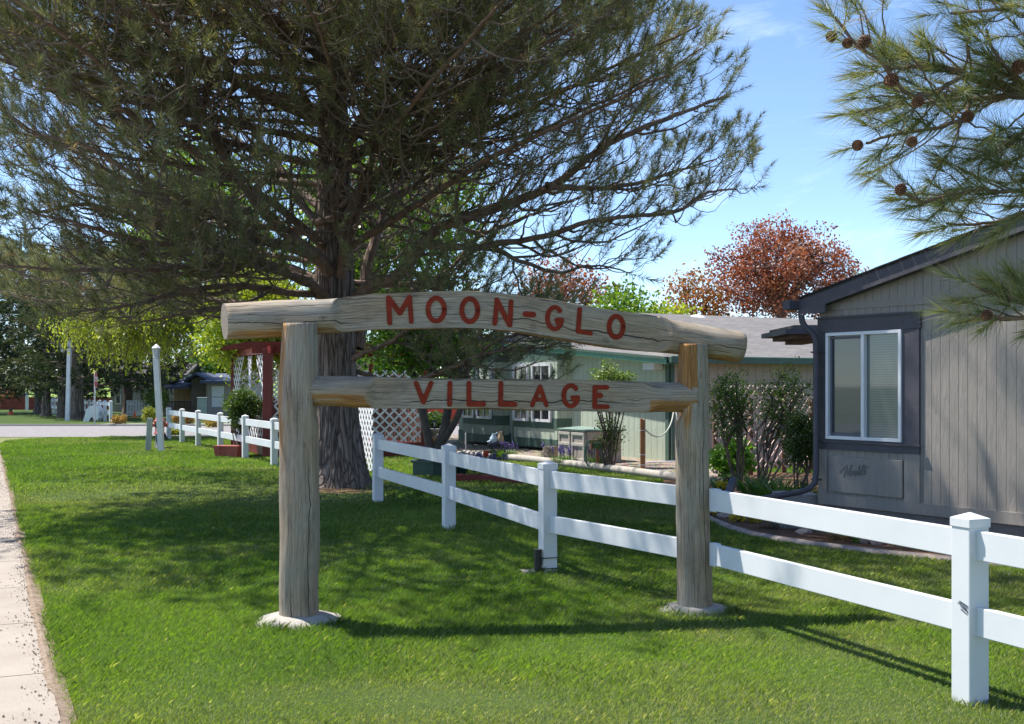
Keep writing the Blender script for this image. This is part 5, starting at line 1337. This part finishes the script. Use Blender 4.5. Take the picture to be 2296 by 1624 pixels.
def blades_clump(name,label,cat,c,rx,ry,n,hgt,wd,stops,seed,flowers=None,z=0,curve=.5,group=None):
    r=np.random.RandomState(seed); root=empty(name,(c[0],c[1],z),0,label,cat,group)
    a=r.rand(n)*2*np.pi; q=np.sqrt(r.rand(n)); B=np.stack([np.cos(a)*q*rx,np.sin(a)*q*ry,0*a],1)
    dr=np.stack([np.cos(a)+r.randn(n)*.5,np.sin(a)+r.randn(n)*.5,0*a],1); dr=unit(dr); h=hgt*(.55+.5*r.rand(n)); s=np.cross(dr,[0,0,1.])*wd*(.7+.6*r.rand(n))[:,None]
    qs=[]; K=5
    for i in range(K):
        u0,u1=i/K,(i+1)/K
        f=lambda u: B+dr*(h*curve*(u**1.7)*(.5+q))[:,None]+np.array([0,0,1.])*(h*(u-.22*u**3*curve*2))[:,None]
        w0=(1-u0)**.6; w1=(1-u1)**.6 if u1<1 else .03
        qs.append(np.stack([f(u0)-s*w0,f(u0)+s*w0,f(u1)+s*w1,f(u1)-s*w1],1))
    col=colramp(n,r,stops); fast_mesh('leaves',np.concatenate(qs),4,M['leaf'],root,col=np.concatenate([col]*K))
    if flowers:
        fc,nf,fh,fs=flowers; mb=MB(); Vf=[]
        for i in range(nf):
            aa=r.rand()*6.28; qq=math.sqrt(r.rand()); p=np.array([math.cos(aa)*qq*rx,math.sin(aa)*qq*ry,fh*(.7+.4*r.rand())])
            mb.tube([p*[.9,.9,0],p],.003,4)
            cc=p+r.randn(26,3)*np.array([fs*.28,fs*.28,fs*.62]); Vf.append(leaf_quads(cc,fs*.45,r,26,asp=.9))
        mb.build('stems',M['boxgreen'],root); V=np.concatenate(Vf)
        fast_mesh('flowers',V,4,M['leaf'],root,col=colramp(len(V),r,fc))
    return root
PU=[(.05,.04,.22),(.10,.08,.38),(.16,.12,.5)]; IR=[(.05,.13,.02),(.10,.21,.04),(.18,.30,.07)]
for i,(x,y,Y,rx,n,lab) in enumerate([(1130,1014,24.9,.30,130,'clump of grape hyacinths in flower below the left bay window'),(1275,1022,23.0,.36,150,'clump of grape hyacinths in flower in front of the storage box'),
   (1338,1024,22.6,.20,60,'small group of grape hyacinths at the hose reel end of the storage box'),(1100,1066,20.6,.3,80,'scattered grape hyacinths behind the first wide fence bay, near the tulip'),(1066,1060,21.0,.2,50,'few grape hyacinths right of the green planter box'),(1222,1010,24.2,.13,30,'small purple flower clump left of the grey rock stack')]):
    blades_clump('grape_hyacinths',lab,'flowers',((x-CX)/F*Y,Y),rx,.2,n*2,.20,.006,IR,80+i,flowers=(PU,int(n*.28),.27,.045),z=.08,group='grape hyacinth clumps')
tp=blades_clump('tulip','red tulip standing among purple flowers','tulip',((1088-CX)/F*20.6,20.6),.05,.05,14,.22,.014,IR,90,z=.07)
mb=MB(); mb.tube([(0,0,0),(.01,0,.27)],.006,6); mb.build('stem',M['boxgreen'],tp)
mb=MB(); mb.lathe((.01,0,.26),[(.012,0),(.045,.02),(.055,.055),(.045,.10),(.05,.115),(.035,.09)],9); mb.build('flower_cup',M['bred'],tp)
ic=[((1695-CX)/F*16.2,16.2,'iris clump with sword leaves under the twiggy shrubs, left'),((1745-CX)/F*15.4,15.4,'iris clump with bright sword leaves below the second tall shrub'),((1795-CX)/F*15.0,15.0,'iris clump with sword leaves beside the bottom of the downspout')]
for i,(x,Y,lab) in enumerate(ic): blades_clump('iris_clump',lab,'iris leaves',(x,Y),.22,.16,110,.52,.017,IR,95+i,group='iris clumps',curve=.6)
blades_clump('iris_clump','bluish green sword leaves right beside the log post','iris leaves',((1612-CX)/F*16.4,16.4),.15,.15,60,.42,.015,[(.04,.10,.05),(.08,.16,.09)],99)
blades_clump('dry_grass_clump','dead grey brown grass clump at the foot of the grey house','dry plant',((1876-CX)/F*12.3,12.0),.17,.12,260,.24,.004,[(.10,.08,.07),(.22,.18,.14),(.30,.26,.2)],100,curve=1.2)
blades_clump('dry_grass_clump','flattened dead plant stems behind the curved edging','dry plant',((1738-CX)/F*13.1,13.0),.22,.12,160,.15,.004,[(.09,.06,.05),(.18,.14,.11)],101,curve=1.5)
blades_clump('sprouting_leaves','fresh green sprout beside the pinkish rocks','plant',((1912-CX)/F*11.9,11.75),.06,.05,26,.2,.009,IR,102)
shrub('leafy_perennial','bright green leafy perennial at the base of the twiggy shrub','plant',1635,1065,18.6,1588,1690,988,1068,60,40,.075,[(.08,.20,.02),(.15,.32,.03),(.24,.42,.06)],103,dep=.35,sig=.10,ns=5)
YF=[(.45,.36,.02),(.65,.52,.03),(.35,.33,.04)]
for i,(x,yb,Y,x0,x1,y0,lab) in enumerate([(1602,1160,14.2,1586,1618,1132,'low yellow flowering cushion touching the right log post'),(1652,1172,13.6,1636,1672,1150,'low yellow flowering cushion in the mulch, middle one'),(1690,1176,13.4,1674,1710,1152,'low yellow flowering cushion in the mulch, right one'),(1618,1095,16.3,1604,1636,1082,'yellow flower heads under the bright green leaves')]):
    shrub('yellow_flowers',lab,'flowers',x,yb,Y,x0,x1,y0,yb-1,30,26,.022,YF,110+i,dep=.12,sig=.035,ns=3,group='yellow flower cushions')
tree_at('green_tree','far round green tree crowns behind the tan house roof','tree',470,0,92,775,890,395,560,4,nclump=150,per=40,lsize=.35,stops=MG+[(.2,.28,.08)],seed=131,trad=.2,sig=.7)
tree_at('green_tree','far green tree crowns behind the sage house and the pergola','tree',800,0,80,770,895,560,1040,4,nclump=260,per=40,lsize=.33,stops=MG+[(.2,.28,.08)],seed=132,trad=.2,sig=.7)
# scattered edge plants in the centre bed
blades_clump('ground_cover','low spring foliage behind the red edging board in the garden bed','plant',((1150-CX)/F*20.6,20.8),.95,.35,900,.14,.008,[(.06,.13,.03),(.16,.24,.07),(.30,.34,.15)],120,z=.05)
shrub('spirea_bush','low clipped green hedge in front of the bright red shed','bush',976,957,44,948,1004,931,957,50,60,.09,BR,121,dep=.5,sig=.16,ns=5)

# ------------------------------------------------------------------ garden things
def thing(name,loc,label,cat,rz=0,group=None): return empty(name,loc,rz,label,cat,group)
# edging board
eb=MB(); p=P(1020,1078,20); q=P(1255,1084,17.6); eb.beam(Vector((p.x,19.4,.06)),Vector((q.x,18.6,.06)),.04,.13); eb.build('edging_board',M['redp'],label='dark red edging board along the front of the flower bed',cat='edging board',bevel=.004)
# green planter around the crab tree
pb=thing('planter_box',((975-CX)/F*20.6,20.75,0),'dark green sided planter box around the garden tree base','planter box')
n=6; mb=MB()
ring=[Vector((.42*math.cos(2*math.pi*(i+.5)/n)*1.05,.36*math.sin(2*math.pi*(i+.5)/n),0)) for i in range(n)]
for i in range(n):
    a,b=ring[i],ring[(i+1)%n]; z=Vector((0,0,1))
    mb.beam(a*.98+z*.12,b*.98+z*.12,.03,.24); mb.beam(a+z*.255,b+z*.255,.09,.035,1)
mb.build('side_panels',[M['boxgreen'],M['boxgreen']],pb,bevel=.003)
sm_=MB(); sm_.add([v+Vector((0,0,.2)) for v in ring],[tuple(range(n))]); sm_.build('soil',M['mulch'],pb)
pt=MB(); pt.lathe((0,0,0),[(.09,0),(.12,.2),(.13,.2),(.13,.24),(.10,.24),(.09,.18)],14); o=pt.build('plant_pot',M['boxgreen'],label='small dark green pot with a red rim beside the planter box',cat='plant pot'); o.location=((1034-CX)/F*20.8,20.8,0)
rr2=MB(); rr2.lathe((0,0,.25),[(.10,0),(.125,0),(.125,.02),(.10,.02)],14); rr2.build('red_rim',M['bred'],o)
# birdbath + solar lantern
bb_=thing('birdbath',((973-CX)/F*26.5,26.5,0),'pale stone birdbath on a pedestal behind the garden tree','birdbath')
mb=MB(); mb.lathe((0,0,0),[(.15,0),(.15,.05),(.08,.1),(.065,.35),(.09,.48)],16); mb.build('pedestal',M['conc'],bb_)
mb=MB(); mb.lathe((0,0,.48),[(.05,0),(.15,.04),(.205,.11),(.215,.125),(.195,.125),(.12,.06),(.01,.045)],24); mb.build('bowl',M['conc'],bb_)
lt=thing('solar_lantern',((974-CX)/F*26.5,26.5,.53),'small black solar lantern standing in the birdbath','lantern')
mb=MB(); mb.tube([(0,0,0),(0,0,.11)],.012,8); mb.lathe((0,0,.11),[(.02,0),(.035,.015),(.035,.02)],8); mb.lathe((0,0,.245),[(.065,0),(.05,.012),(.02,.03),(.008,.04)],8)
for k in range(4): mb.tube([(.03*math.cos(k*1.571+.7),.03*math.sin(k*1.571+.7),.125),(.045*math.cos(k*1.571+.7),.045*math.sin(k*1.571+.7),.245)],.005,4)
mb.build('frame',M['black'],lt)
mb=MB(); mb.lathe((0,0,.13),[(.024,0),(.034,.11)],8); mb.build('lamp_glass',M['wpaint'],lt)
bd=MB(); bd.box((0,0,.2),(.20,.12,.32)); bd.add([(-.13,-.08,.36),(.13,-.08,.36),(.13,.08,.36),(-.13,.08,.36),(0,-.08,.46),(0,.08,.46)],[(0,1,4),(1,2,5,4),(2,3,5),(3,0,4,5)]); o=bd.build('birdhouse',M['cedar'],label='orange wooden box under the rim of the birdbath',cat='wooden box',bevel=.004); o.location=((974-CX)/F*26,26.05,0)
# white stake
mb=MB(); mb.tube([(0,0,0),(0,0,.44)],.014,8); mb.lathe((0,0,.43),[(.016,0),(.017,.015),(.006,.022)],8); o=mb.build('plant_stake',M['wpaint'],label='thin white stake standing in the mulch left of the bay window',cat='stake'); o.location=((1044-CX)/F*26.4,26.4,.07)
def rock(name,label,c,s,seed,mat='rock',group=None,cat='rock'):
    me=bpy.data.meshes.new(name); import bmesh
    bm=bmesh.new(); bmesh.ops.create_icosphere(bm,subdivisions=4,radius=1)
    for v in bm.verts:
        n=v.co.normalized(); k=1+.28*mnoise.noise(n*1.6+Vector((seed,0,0)))+.10*mnoise.noise(n*4+Vector((0,seed,0)))+.03*mnoise.noise(n*14)
        v.co=Vector((n.x*s[0],n.y*s[1],n.z*s[2]))*k
    for f in bm.faces: f.smooth=True
    bm.to_mesh(me); bm.free(); me.materials.append(M[mat]); o=link(bpy.data.objects.new(name,me)); o.location=c; return tag(o,label,cat,group)
rock('garden_rock','larger pinkish angular rock against the grey house skirting',((1938-CX)/F*11.75,11.75,.06),(.085,.09,.10),3,'brock')
rock('garden_rock','smaller pinkish rock leaning right of the larger one',((1967-CX)/F*11.6,11.6,.05),(.065,.07,.085),7,'brock')
rock('garden_rock','pale rounded rock at the foot of the birdbath side bed',((1030-CX)/F*25.5,25.5,.12),(.07,.06,.05),9,'conc')
rock('garden_rock','flat grey rock behind the low dead stems in the mulch bed',((1800-CX)/F*12.5,12.45,.03),(.09,.06,.04),11,'rock')
rock('garden_rock','grey rock at the post side end of the curved edging',((1622-CX)/F*14.0,13.9,.04),(.09,.06,.05),13,'rock')
# rock stack
rs=thing('rock_stack',((1237-CX)/F*23.8,23.8,.12),'rounded stack of thin grey slate pieces left of the storage box','rock stack')
mb=MB(); r_=random.Random(4)
for L_ in range(9):
    rad=.19*(1-.045*L_**1.15*.6)
    for k in range(9):
        a=2*math.pi*k/9+L_*.5; mb.box((math.cos(a)*rad*.8,math.sin(a)*rad*.6,.02+L_*.026),(.13+.04*r_.random(),.08,.018),a+math.pi/2+r_.uniform(-.3,.3),M=None)
mb.box((0,0,.12),(.26,.18,.23))
mb.build('slates',M['rock'],rs)
# storage box
sbx=thing('storage_box',((1315-CX)/F*22.6,22.6,.08),'taupe plastic garden storage box with weathered green lid by the bay window','storage box',rz=math.atan2(-.878,.479))
W,Dp,Hh=1.30,.75,.62
mb=MB(); mb.box((-.50,.42,Hh/2),(1.0,.80,Hh)); mb.build('body',M['tan'],sbx,bevel=.012)
for x0,x1 in ((-1.0,-.55),(-.50,-.02)):
    mb=MB(); mb.box(((x0+x1)/2,.0,Hh/2),(x1-x0,.05,Hh-.03)); 
    for z in (.06,.36,Hh-.05): mb.box(((x0+x1)/2,-.035,z),(x1-x0,.03,.06),mi=1)
    for x in (x0+.03,x1-.03): mb.box((x,-.034,Hh/2),(.05,.026,Hh-.04),mi=1)
    mb.build('door',[M['deck'],m_plain('light_taupe_rib',(.46,.42,.37),.5,.06,5)],sbx,bevel=.006)
mb=MB(); mb.box((-.5,.42,Hh+.02),(1.12,.95,.03)); mb.add([(-1.06,-.06,Hh+.035),(.06,-.06,Hh+.035),(.06,.9,Hh+.035),(-1.06,.9,Hh+.035),(-.95,.42,Hh+.075),(-.05,.42,Hh+.075)],[(0,1,5,4),(1,2,5),(2,3,4,5),(3,0,4)]); mb.build('lid',m_plain('weathered_green_lid',(.17,.24,.20),.7,.3,8,.3,dirt=.4),sbx,bevel=.004)
# hose reel
hr=thing('hose_reel',((1341-CX)/F*21.9,21.95,.42),'brown garden hose reel with green hose loop beside the storage box','hose reel')
mb=MB(); mb.tube([(-.12,0,.05),(.12,.0,.05)],[.05,.05],14); mb.tube([(-.13,0,.05),(-.11,0,.05)],[.095,.095],18); mb.tube([(.11,0,.05),(.13,0,.05)],[.095,.095],18); mb.box((0,.05,.12),(.30,.05,.07)); mb.box((0,.06,-.16),(.05,.04,.36)); mb.build('reel',M['terra'],hr)
mb=MB(); mb.tube(catmull([Vector((-.12,-.03,.1)),Vector((-.2,-.05,.1)),Vector((-.255,-.06,-.06)),Vector((-.24,-.06,-.25)),Vector((-.16,-.06,-.34))],8),.011,6); mb.tube(catmull([Vector((-.1,-.03,.13)),Vector((-.18,-.05,.13)),Vector((-.235,-.06,-.02)),Vector((-.22,-.06,-.18)),Vector((-.2,-.06,-.34))],8),.010,6)
for k in range(7): mb.tube([Vector((-.09+.03*k,.0,.05))+Vector((0,math.cos(t)*.062,math.sin(t)*.062)) for t in np.linspace(0,6.28,16)],.012,5)
mb.build('hose',M['ghose'],hr)
# cedar faucet post + hoses
fp=thing('faucet_post',((1441-CX)/F*20.5,20.5,.08),'reddish cedar post with white straps standing in the gravel, hose tied to it','post')
mb=MB(); mb.box((-.022,0,.46),(.042,.06,.96)); mb.box((.024,.012,.45),(.040,.06,.94)); mb.build('boards',M['cedar'],fp,bevel=.003)
mb=MB(); 
for z in (.12,.30,.73): mb.box((0,.005,z),(.10,.085,.012))
mb.build('strap',M['wpaint'],fp)
hs=MB(); hp=[P(1448,965,20.45),P(1460,975,20.6),P(1478,979,20.8),P(1495,967,21.2),P(1506,945,21.5),P(1512,920,21.7),P(1518,935,21.6),P(1524,985,21.5),P(1516,1005,21.5)]
hs.tube(catmull(hp,8),.014,7); o=hs.build('garden_hose',M['hose'],label='pale hose looped from the cedar post to the house corner',cat='hose')
pp2=MB(); pp2.tube([P(1448,1037,20.6),P(1518,1035,20.9)],.014,8); pp2.build('white_pipe',M['wpaint'],label='white pipe lying across the gravel beside the cedar post',cat='pipe')
# ornament: small cart with jug and sack
ct=thing('garden_cart',((1113-CX)/F*24.9,24.9,.25),'little dark garden cart carrying a pale blue jug and a tan sack','garden cart')
mb=MB(); mb.box((0,0,.1),(.36,.18,.02)); 
for x in (-.14,.12):
    mb.tube([(x,-.11,.05),(x,.11,.05)],[.05,.05],12)
mb.tube([(.12,0,.1),(.16,0,.45)],.008,6); mb.box((0,0,-.07),(.4,.25,.05)); mb.build('cart_frame',M['black'],ct)
mb=MB(); mb.lathe((-.06,0,.11),[(.05,0),(.085,.05),(.08,.12),(.035,.18),(.04,.21)],14); mb.tube([(-.12,0,.16),(-.2,0,.14)],[.03,.012],8); mb.tube(catmull([Vector((-.03,0,.3)),Vector((.02,0,.34)),Vector((.04,0,.26)),Vector((.02,0,.2))],5),.008,5); mb.build('jug',m_plain('pale_blue_plastic',(.48,.58,.68),.4,.1,6),ct)
mb=MB(); mb.lathe((.09,0,.11),[(.04,0),(.07,.06),(.06,.15),(.03,.22),(.04,.25)],12); mb.build('sack',m_plain('tan_burlap',(.45,.30,.20),.9,.2,20),ct)
# bright red shed far behind
rsd=thing('red_shed',((978-CX)/F*46,46.5+.6,0),'bright red low shed wall seen between the garden tree stems','shed')
mb=MB(); mb.box((0,1.2,.55),(1.7,2,1.25)); mb.build('wall',M['bred'],rsd)
mb=MB(); slab(mb,[(-1,0.0,1.12),(1,0.0,1.12),(1,2.4,1.4),(-1,2.4,1.4)],.05); mb.build('roof',M['shing'],rsd)
# pink lattice screen with brown posts
A1=P(1822,1040,21.6); A0=P(1600,1040,20.0); a0=Vector((A0.x,A0.y,0)); 
ps=thing('lattice_screen',a0,'pink lattice privacy screen on brown posts behind the twiggy shrubs','lattice screen')
dd=Vector((A1.x,A1.y,0))-a0; L_=dd.length
mb=MB(); lattice(mb,Vector((0,0,0)),dd*.985,.10,1.36,sp=.15,w=.034); mb.build('lattice',M['pink'],ps)
mb=MB(); lattice(mb,dd*.10,dd*.93,1.40,1.62,sp=.165,w=.036); mb.build('top_lattice',M['pink'],ps)
mb=MB(); mb.beam(Vector((0,-.02,1.38)),dd+Vector((0,-.02,1.38)),.03,.05); mb.build('rail',M['pink'],ps)
for t in (.02,.36,.70,.99):
    mb=MB(); mb.box((dd.x*t,dd.y*t+.05,.7),(.08,.08,1.42)); mb.build('post',M['brown'],ps,bevel=.004)
# grey downspout extension
ge=MB(); ge.beam(P(1645,1076,14.6),P(1616,1152,13.9),.09,.07); ge.build('gutter_extension',M['gtrim'],label='dark grey rectangular drain spout leaning into the yellow flowers',cat='drain spout',bevel=.006)
# roof vent / white dome
vd=MB(); vd.lathe((0,0,0),[(.32,0),(.31,.12),(.2,.24),(.05,.28)],16); o=vd.build('roof_vent',M['wpaint'],sh0 if False else None,label='white domed vent on the ridge of the grey shingle roof',cat='roof vent'); q=P(1562,728,30.4); o.location=(q.x,q.y,q.z-.02)

# ------------------------------------------------------------------ street things
def lamp(x,yb,Y,ytop,xt,wd,label,seed,arm=True):
    bx=(x-CX)/F*Y; root=thing('street_lamp',(bx,Y,0),label,'street lamp',group=None)
    z=zt(ytop,Y); dx=(xt-x)/F*Y; mb=MB(); mb.beam((0,0,-.05),(dx,0,z),wd,wd,up=Vector((0,1,0))); mb.build('post',M['wpaint'],root,bevel=.005)
    return root,dx,z
l1,dx,z=lamp(151,944.5,52,764,156,.16,'tall white lamp post with a round glass globe on its left side, across the road',0)
mb=MB(); mb.tube([(dx-.05,0,z-.16),(dx-.28,0,z-.16),(dx-.30,0,z-.22)],.025,8); mb.lathe((dx-.30,0,z-.24),[(.04,.06),(.10,.05),(.11,.0)],14); mb.build('lamp_arm',M['galv'],l1)
mb=MB(); mb.lathe((dx-.30,0,z-.52),[(.05,0),(.09,.03),(.115,.14),(.12,.24),(.11,.29)],16); mb.build('globe',m_plain('milky_glass',(.6,.63,.66),.2,.05,4),l1)
l2_,dx,z=lamp(362,1013,28.1,805,350.5,.13,'nearer leaning white lamp post beside the red hydrant',1)
mb=MB(); mb.lathe((dx,0,z),[(.05,0),(.08,.03),(.085,.04)],6); mb.lathe((dx,0,z+.26),[(.11,0),(.09,.03),(.03,.08),(.01,.10)],6)
for k in range(6): mb.tube([(dx+.07*math.cos(k*1.047),.07*math.sin(k*1.047),z+.04),(dx+.09*math.cos(k*1.047),.09*math.sin(k*1.047),z+.26)],.008,4)
mb.build('lantern_frame',M['wpaint'],l2_)
mb=MB(); mb.lathe((dx,0,z+.04),[(.06,0),(.082,.21)],6); mb.build('lantern_glass',m_plain('clear_milky',(.55,.6,.62),.15,.05,4),l2_)
# stop sign edge-on
ss=thing('stop_sign',((213-CX)/F*47,46.95,0.05),'stop sign on a thin grey pole seen almost edge on','stop sign')
mb=MB(); mb.beam((0,0,0),(.01,0,2.15),.05,.05,up=Vector((0,1,0))); mb.build('pole',M['galv'],ss)
rz_=R(99); mb=MB(); c=Vector((.045,0,1.80)); ux_=Vector((math.cos(rz_),math.sin(rz_),0)); nn_=Vector((math.sin(rz_),-math.cos(rz_),0)); 
def octa(rad,dy): return [c+ux_*rad*math.cos(R(22.5+45*k))+Vector((0,0,rad*math.sin(R(22.5+45*k))))+nn_*dy for k in range(8)]
for rad,d0,d1,mi in ((.375,.0,.006,1),(.35,.0062,.009,0)):
    a=octa(rad,d0); b=octa(rad,d1); mb.add(a+b,[tuple(range(8)),tuple(range(8,16))[::-1]]+[(k,(k+1)%8,(k+1)%8+8,k+8) for k in range(8)],mi)
bl=mb.build('sign_plate',[M['sign_red'],M['wpaint']],ss)
cu=bpy.data.curves.new('stop_text','FONT'); cu.body='STOP'; cu.size=.28; cu.align_x='CENTER'; cu.align_y='CENTER'; cu.extrude=.001; cu.offset=.008; cu.space_character=1.05
to=bpy.data.objects.new('tmp',cu); COL.objects.link(to); dg=bpy.context.evaluated_depsgraph_get(); me=bpy.data.meshes.new_from_object(to.evaluated_get(dg)); bpy.data.objects.remove(to)
me.materials.clear(); me.materials.append(M['wpaint']); to=link(bpy.data.objects.new('sign_lettering',me),bl); to.location=c+nn_*.0105; to.rotation_euler=(R(90),0,rz_)
# green marker post
mk=MB(); mk.box((0,0,.40),(.13,.10,.82),.1,top=.92); mk.box((0,-.03,.4),(.02,.06,.78),.1); o=mk.build('marker_post',M['greyg'],label='short grey green utility marker post standing left of the hydrant',cat='marker post',bevel=.006); o.location=((332-CX)/F*28.4,28.4,0); o.rotation_euler=(0,R(3.5),0)
# hydrant
hy=thing('fire_hydrant',((358-CX)/F*29.6,29.6,0),'red fire hydrant with dark lower barrel behind the leaning lamp post','fire hydrant')
mb=MB(); mb.lathe((0,0,0),[(.15,0),(.15,.03),(.11,.035),(.105,.36)],18); mb.build('lower_barrel',M['tire'],hy)
mb=MB(); mb.lathe((0,0,.36),[(.15,0),(.15,.035),(.115,.04),(.115,.30),(.15,.31),(.15,.345),(.12,.35),(.10,.42),(.05,.46),(.03,.47),(.03,.50)],18)
for sx in (-1,1): mb.tube([(sx*.08,0,.60),(sx*.17,0,.60)],[.05,.05],12); mb.tube([(sx*.165,0,.60),(sx*.2,0,.60)],[.062,.055],8)
mb.build('upper_barrel',m_plain('faded_red_hydrant',(.42,.07,.055),.5,.15,6),hy)
mb=MB(); mb.tube([(0,-.08,.58),(0,-.18,.58)],[.07,.07],12); mb.tube([(.10,0,.36),(.2,-.05,.22)],[.05,.045],10); mb.build('outlet_cap',M['black'],hy)
# cone, valve box marker, orange machine
cn=MB(); cn.box((0,0,.015),(.26,.26,.03)); cn.lathe((0,0,.03),[(.09,0),(.02,.30),(.02,.31)],12); o=cn.build('traffic_cone',M['cone_o'],label='little orange cone on the far lawn beside the doubled trunk pine',cat='cone'); o.location=((302-CX)/F*58,58,.03)
cn=MB(); cn.lathe((0,0,0),[(.16,0),(.15,.12),(.10,.16)],10); cn.box((0,0,.2),(.12,.12,.18),mi=1); cn.tube([(.05,0,.25),(.16,0,.38)],.02,6,mi=1); o=cn.build('valve_cap',[M['cone_o'],M['black']],label='orange and black valve cap poking out of the far lawn at left',cat='valve'); o.location=((24-CX)/F*63,63,.03)
om=thing('orange_excavator',((14-CX)/F*98,98,.35),'orange and black digger parked far off at the left edge','excavator')
mb=MB()
for sy in (-.7,.7):
    mb.tube([(-1.2,sy-.2,.0),(-1.2,sy+.2,.0)],[.32,.32],14); mb.tube([(1.2,sy-.2,.0),(1.2,sy+.2,.0)],[.32,.32],14); mb.box((0,sy,0),(2.4,.4,.62))
mb.build('tracks',M['black'],om)
mb=MB(); mb.box((.2,0,.7),(1.9,1.5,.75),top=.92); mb.box((-.9,.35,1.1),(.7,.7,1.3),top=.9,mi=1); mb.build('cab_body',[M['orange'],M['glass']],om,bevel=.05)
mb=MB(); mb.beam((-.9,-.3,.8),(-2.2,-.3,2.1),.2,.25); mb.beam((-2.2,-.3,2.1),(-3.0,-.3,.7),.18,.2); mb.box((-3.0,-.3,.4),(.5,.5,.45),top=.7); mb.build('digger_arm',M['orange'],om)
# white cover leaning on fence
wc=MB(); n=12; pr=[(0,0),(.16,.55),(.3,.66),(.55,.70),(.62,.62),(.6,.14),(.48,.10),(.42,.24),(.28,.24),(.2,.05)]
wc.add([(x-.3,0,z) for x,z in pr]+[(x-.3,.5,z*.92) for x,z in pr],[tuple(range(10)),tuple(range(10,20))[::-1]]+[(k,(k+1)%10,(k+1)%10+10,k+10) for k in range(10)])
o=wc.build('plastic_cover',M['wpaint'],label='curved white plastic cover lying against the distant white fence',cat='plastic cover',bevel=.04); o.location=((205-CX)/F*50.6,50.5,.02)
# far red fence and white stake
rfn=thing('board_fence',(-29,76,0),'low red brown board fence far behind the row of pines','fence')
mb=MB(); 
for k in range(130): mb.box((-4.5+k*.152,0.0,.42),(.14,.03,.86+.015*math.sin(k*1.7)))
mb.build('boards',m_plain('red_brown_boards',(.25,.055,.03),.8,.3,3,.3),rfn)
ws=MB(); ws.box((0,0,.6),(.2,.06,1.25)); ws.add([(-.1,0,1.22),(.1,0,1.22),(0,0,1.45)],[(0,1,2)]); o=ws.build('white_marker',M['wpaint'],label='white pointed marker post at the left end of the board fence',cat='marker post'); o.location=((60.5-CX)/F*74,74,-.1)
# ------------------------------------------------------------------ far houses at left
h1=thing('beige_house',((440-CX)/F*62,62,0),'tan and brown house with blue grey roof seen left of the pergola','house')
def wx(x,Y=62): return (x-440)/F*Y
def wz(y,Y=62): return zt(y,Y)
def hb_(name,x0,x1,y0,dep,z1,mat,par=None,z0=0): 
    mb=MB(); mb.box(((wx(x0)+wx(x1))/2,y0+dep/2,(z0+z1)/2),(wx(x1)-wx(x0),dep,z1-z0)); return mb.build(name,M[mat],par or h1)
hb_('garage_wall',384,434,.5,5,wz(862),'tanwall'); hb_('porch_wall',434,476,-.5,5,wz(846),'darkwall'); hb_('wall',476,560,-1.2,6,wz(856),'greywall')
hb_('porch_post',374,384,-.8,.3,wz(868),'tanwall')
mb=MB(); Vx=lambda x,y,z:(wx(x),y,z)
slab(mb,[Vx(366,-1.2,wz(868)),Vx(436,-1.2,wz(866)),Vx(436,6,wz(840)),Vx(366,6,wz(840))],.12)
slab(mb,[Vx(424,-1.0,wz(853)),Vx(455,-1.4,wz(836)),Vx(455,7,wz(836)),Vx(424,7,wz(853))],.12); slab(mb,[Vx(455,-1.4,wz(836)),Vx(484,-1.0,wz(852)),Vx(484,7,wz(852)),Vx(455,7,wz(836))],.12)
slab(mb,[Vx(468,-1.8,wz(855)),Vx(570,-1.8,wz(855)),Vx(570,3,wz(836)),Vx(458,3,wz(836))],.12)
mb.build('roof',M['bshing'],h1)
mb=MB(); mb.box(((wx(488)+wx(515))/2,-1.23,(wz(866)+wz(912))/2),(wx(515)-wx(488),.04,wz(866)-wz(912))); mb.box(((wx(488)+wx(515))/2,-1.26,wz(890)),(wx(515)-wx(488),.03,.04),mi=1)
mb.build('window',[M['shade'],M['deck']],h1,label='tall window with closed white blind')
rl=MB(); rl.beam((wx(384),-.6,.75),(wx(434),-.6,.75),.05,.05); rl.beam((wx(384),-.6,.15),(wx(434),-.6,.15),.05,.05)
for k in range(16): xx=wx(384)+(wx(434)-wx(384))*k/15; rl.box((xx,-.6,.45),(.03,.03,.6))
rl.build('porch_railing',M['tire'],h1)
cb_=MB(); cb_.box((0,0,.5),(.42,.4,1.0),.2,top=.95); cb_.box((0,0,1.02),(.46,.44,.05),.2); o=cb_.build('utility_box',M['greyg'],label='grey green utility cabinet in front of the tan house porch',cat='utility cabinet',bevel=.02); o.location=((453-CX)/F*55,55,0)
h2=thing('grey_beige_house',((330-CX)/F*70,70,0),'pale grey beige house with a white framed window behind the doubled trunk pine','house')
mb=MB(); mb.box((0,2,1.15),(4.4,4,2.3)); mb.build('wall',M['greywall'],h2)
mb=MB(); slab(mb,[(-2.5,-.4,2.25),(2.5,-.4,2.25),(2.5,2.2,3.0),(-2.5,2.2,3.0)],.12); slab(mb,[(-2.5,2.2,3.0),(2.5,2.2,3.0),(2.5,4.6,2.25),(-2.5,4.6,2.25)],.12); mb.build('roof',M['shing'],h2)
wwx=(265-330)/F*70
mb=MB(); mb.box((wwx,-.03,.95),(.36,.05,.95)); mb.box((wwx,-.06,.95),(.24,.03,.8),mi=1); mb.build('window',[M['wpaint'],M['glass']],h2)
pk=thing('picket_fence',((325-CX)/F*60,60,0),'short pale picket fence right of the doubled trunk pine','fence')
mb=MB()
for k in range(13): mb.box((-.9+k*.15,0,.42),(.10,.03,.85))
mb.beam((-.95,.03,.25),(.95,.03,.25),.03,.08); mb.beam((-.95,.03,.65),(.95,.03,.65),.03,.08); mb.build('pickets',M['wpaint'],pk)
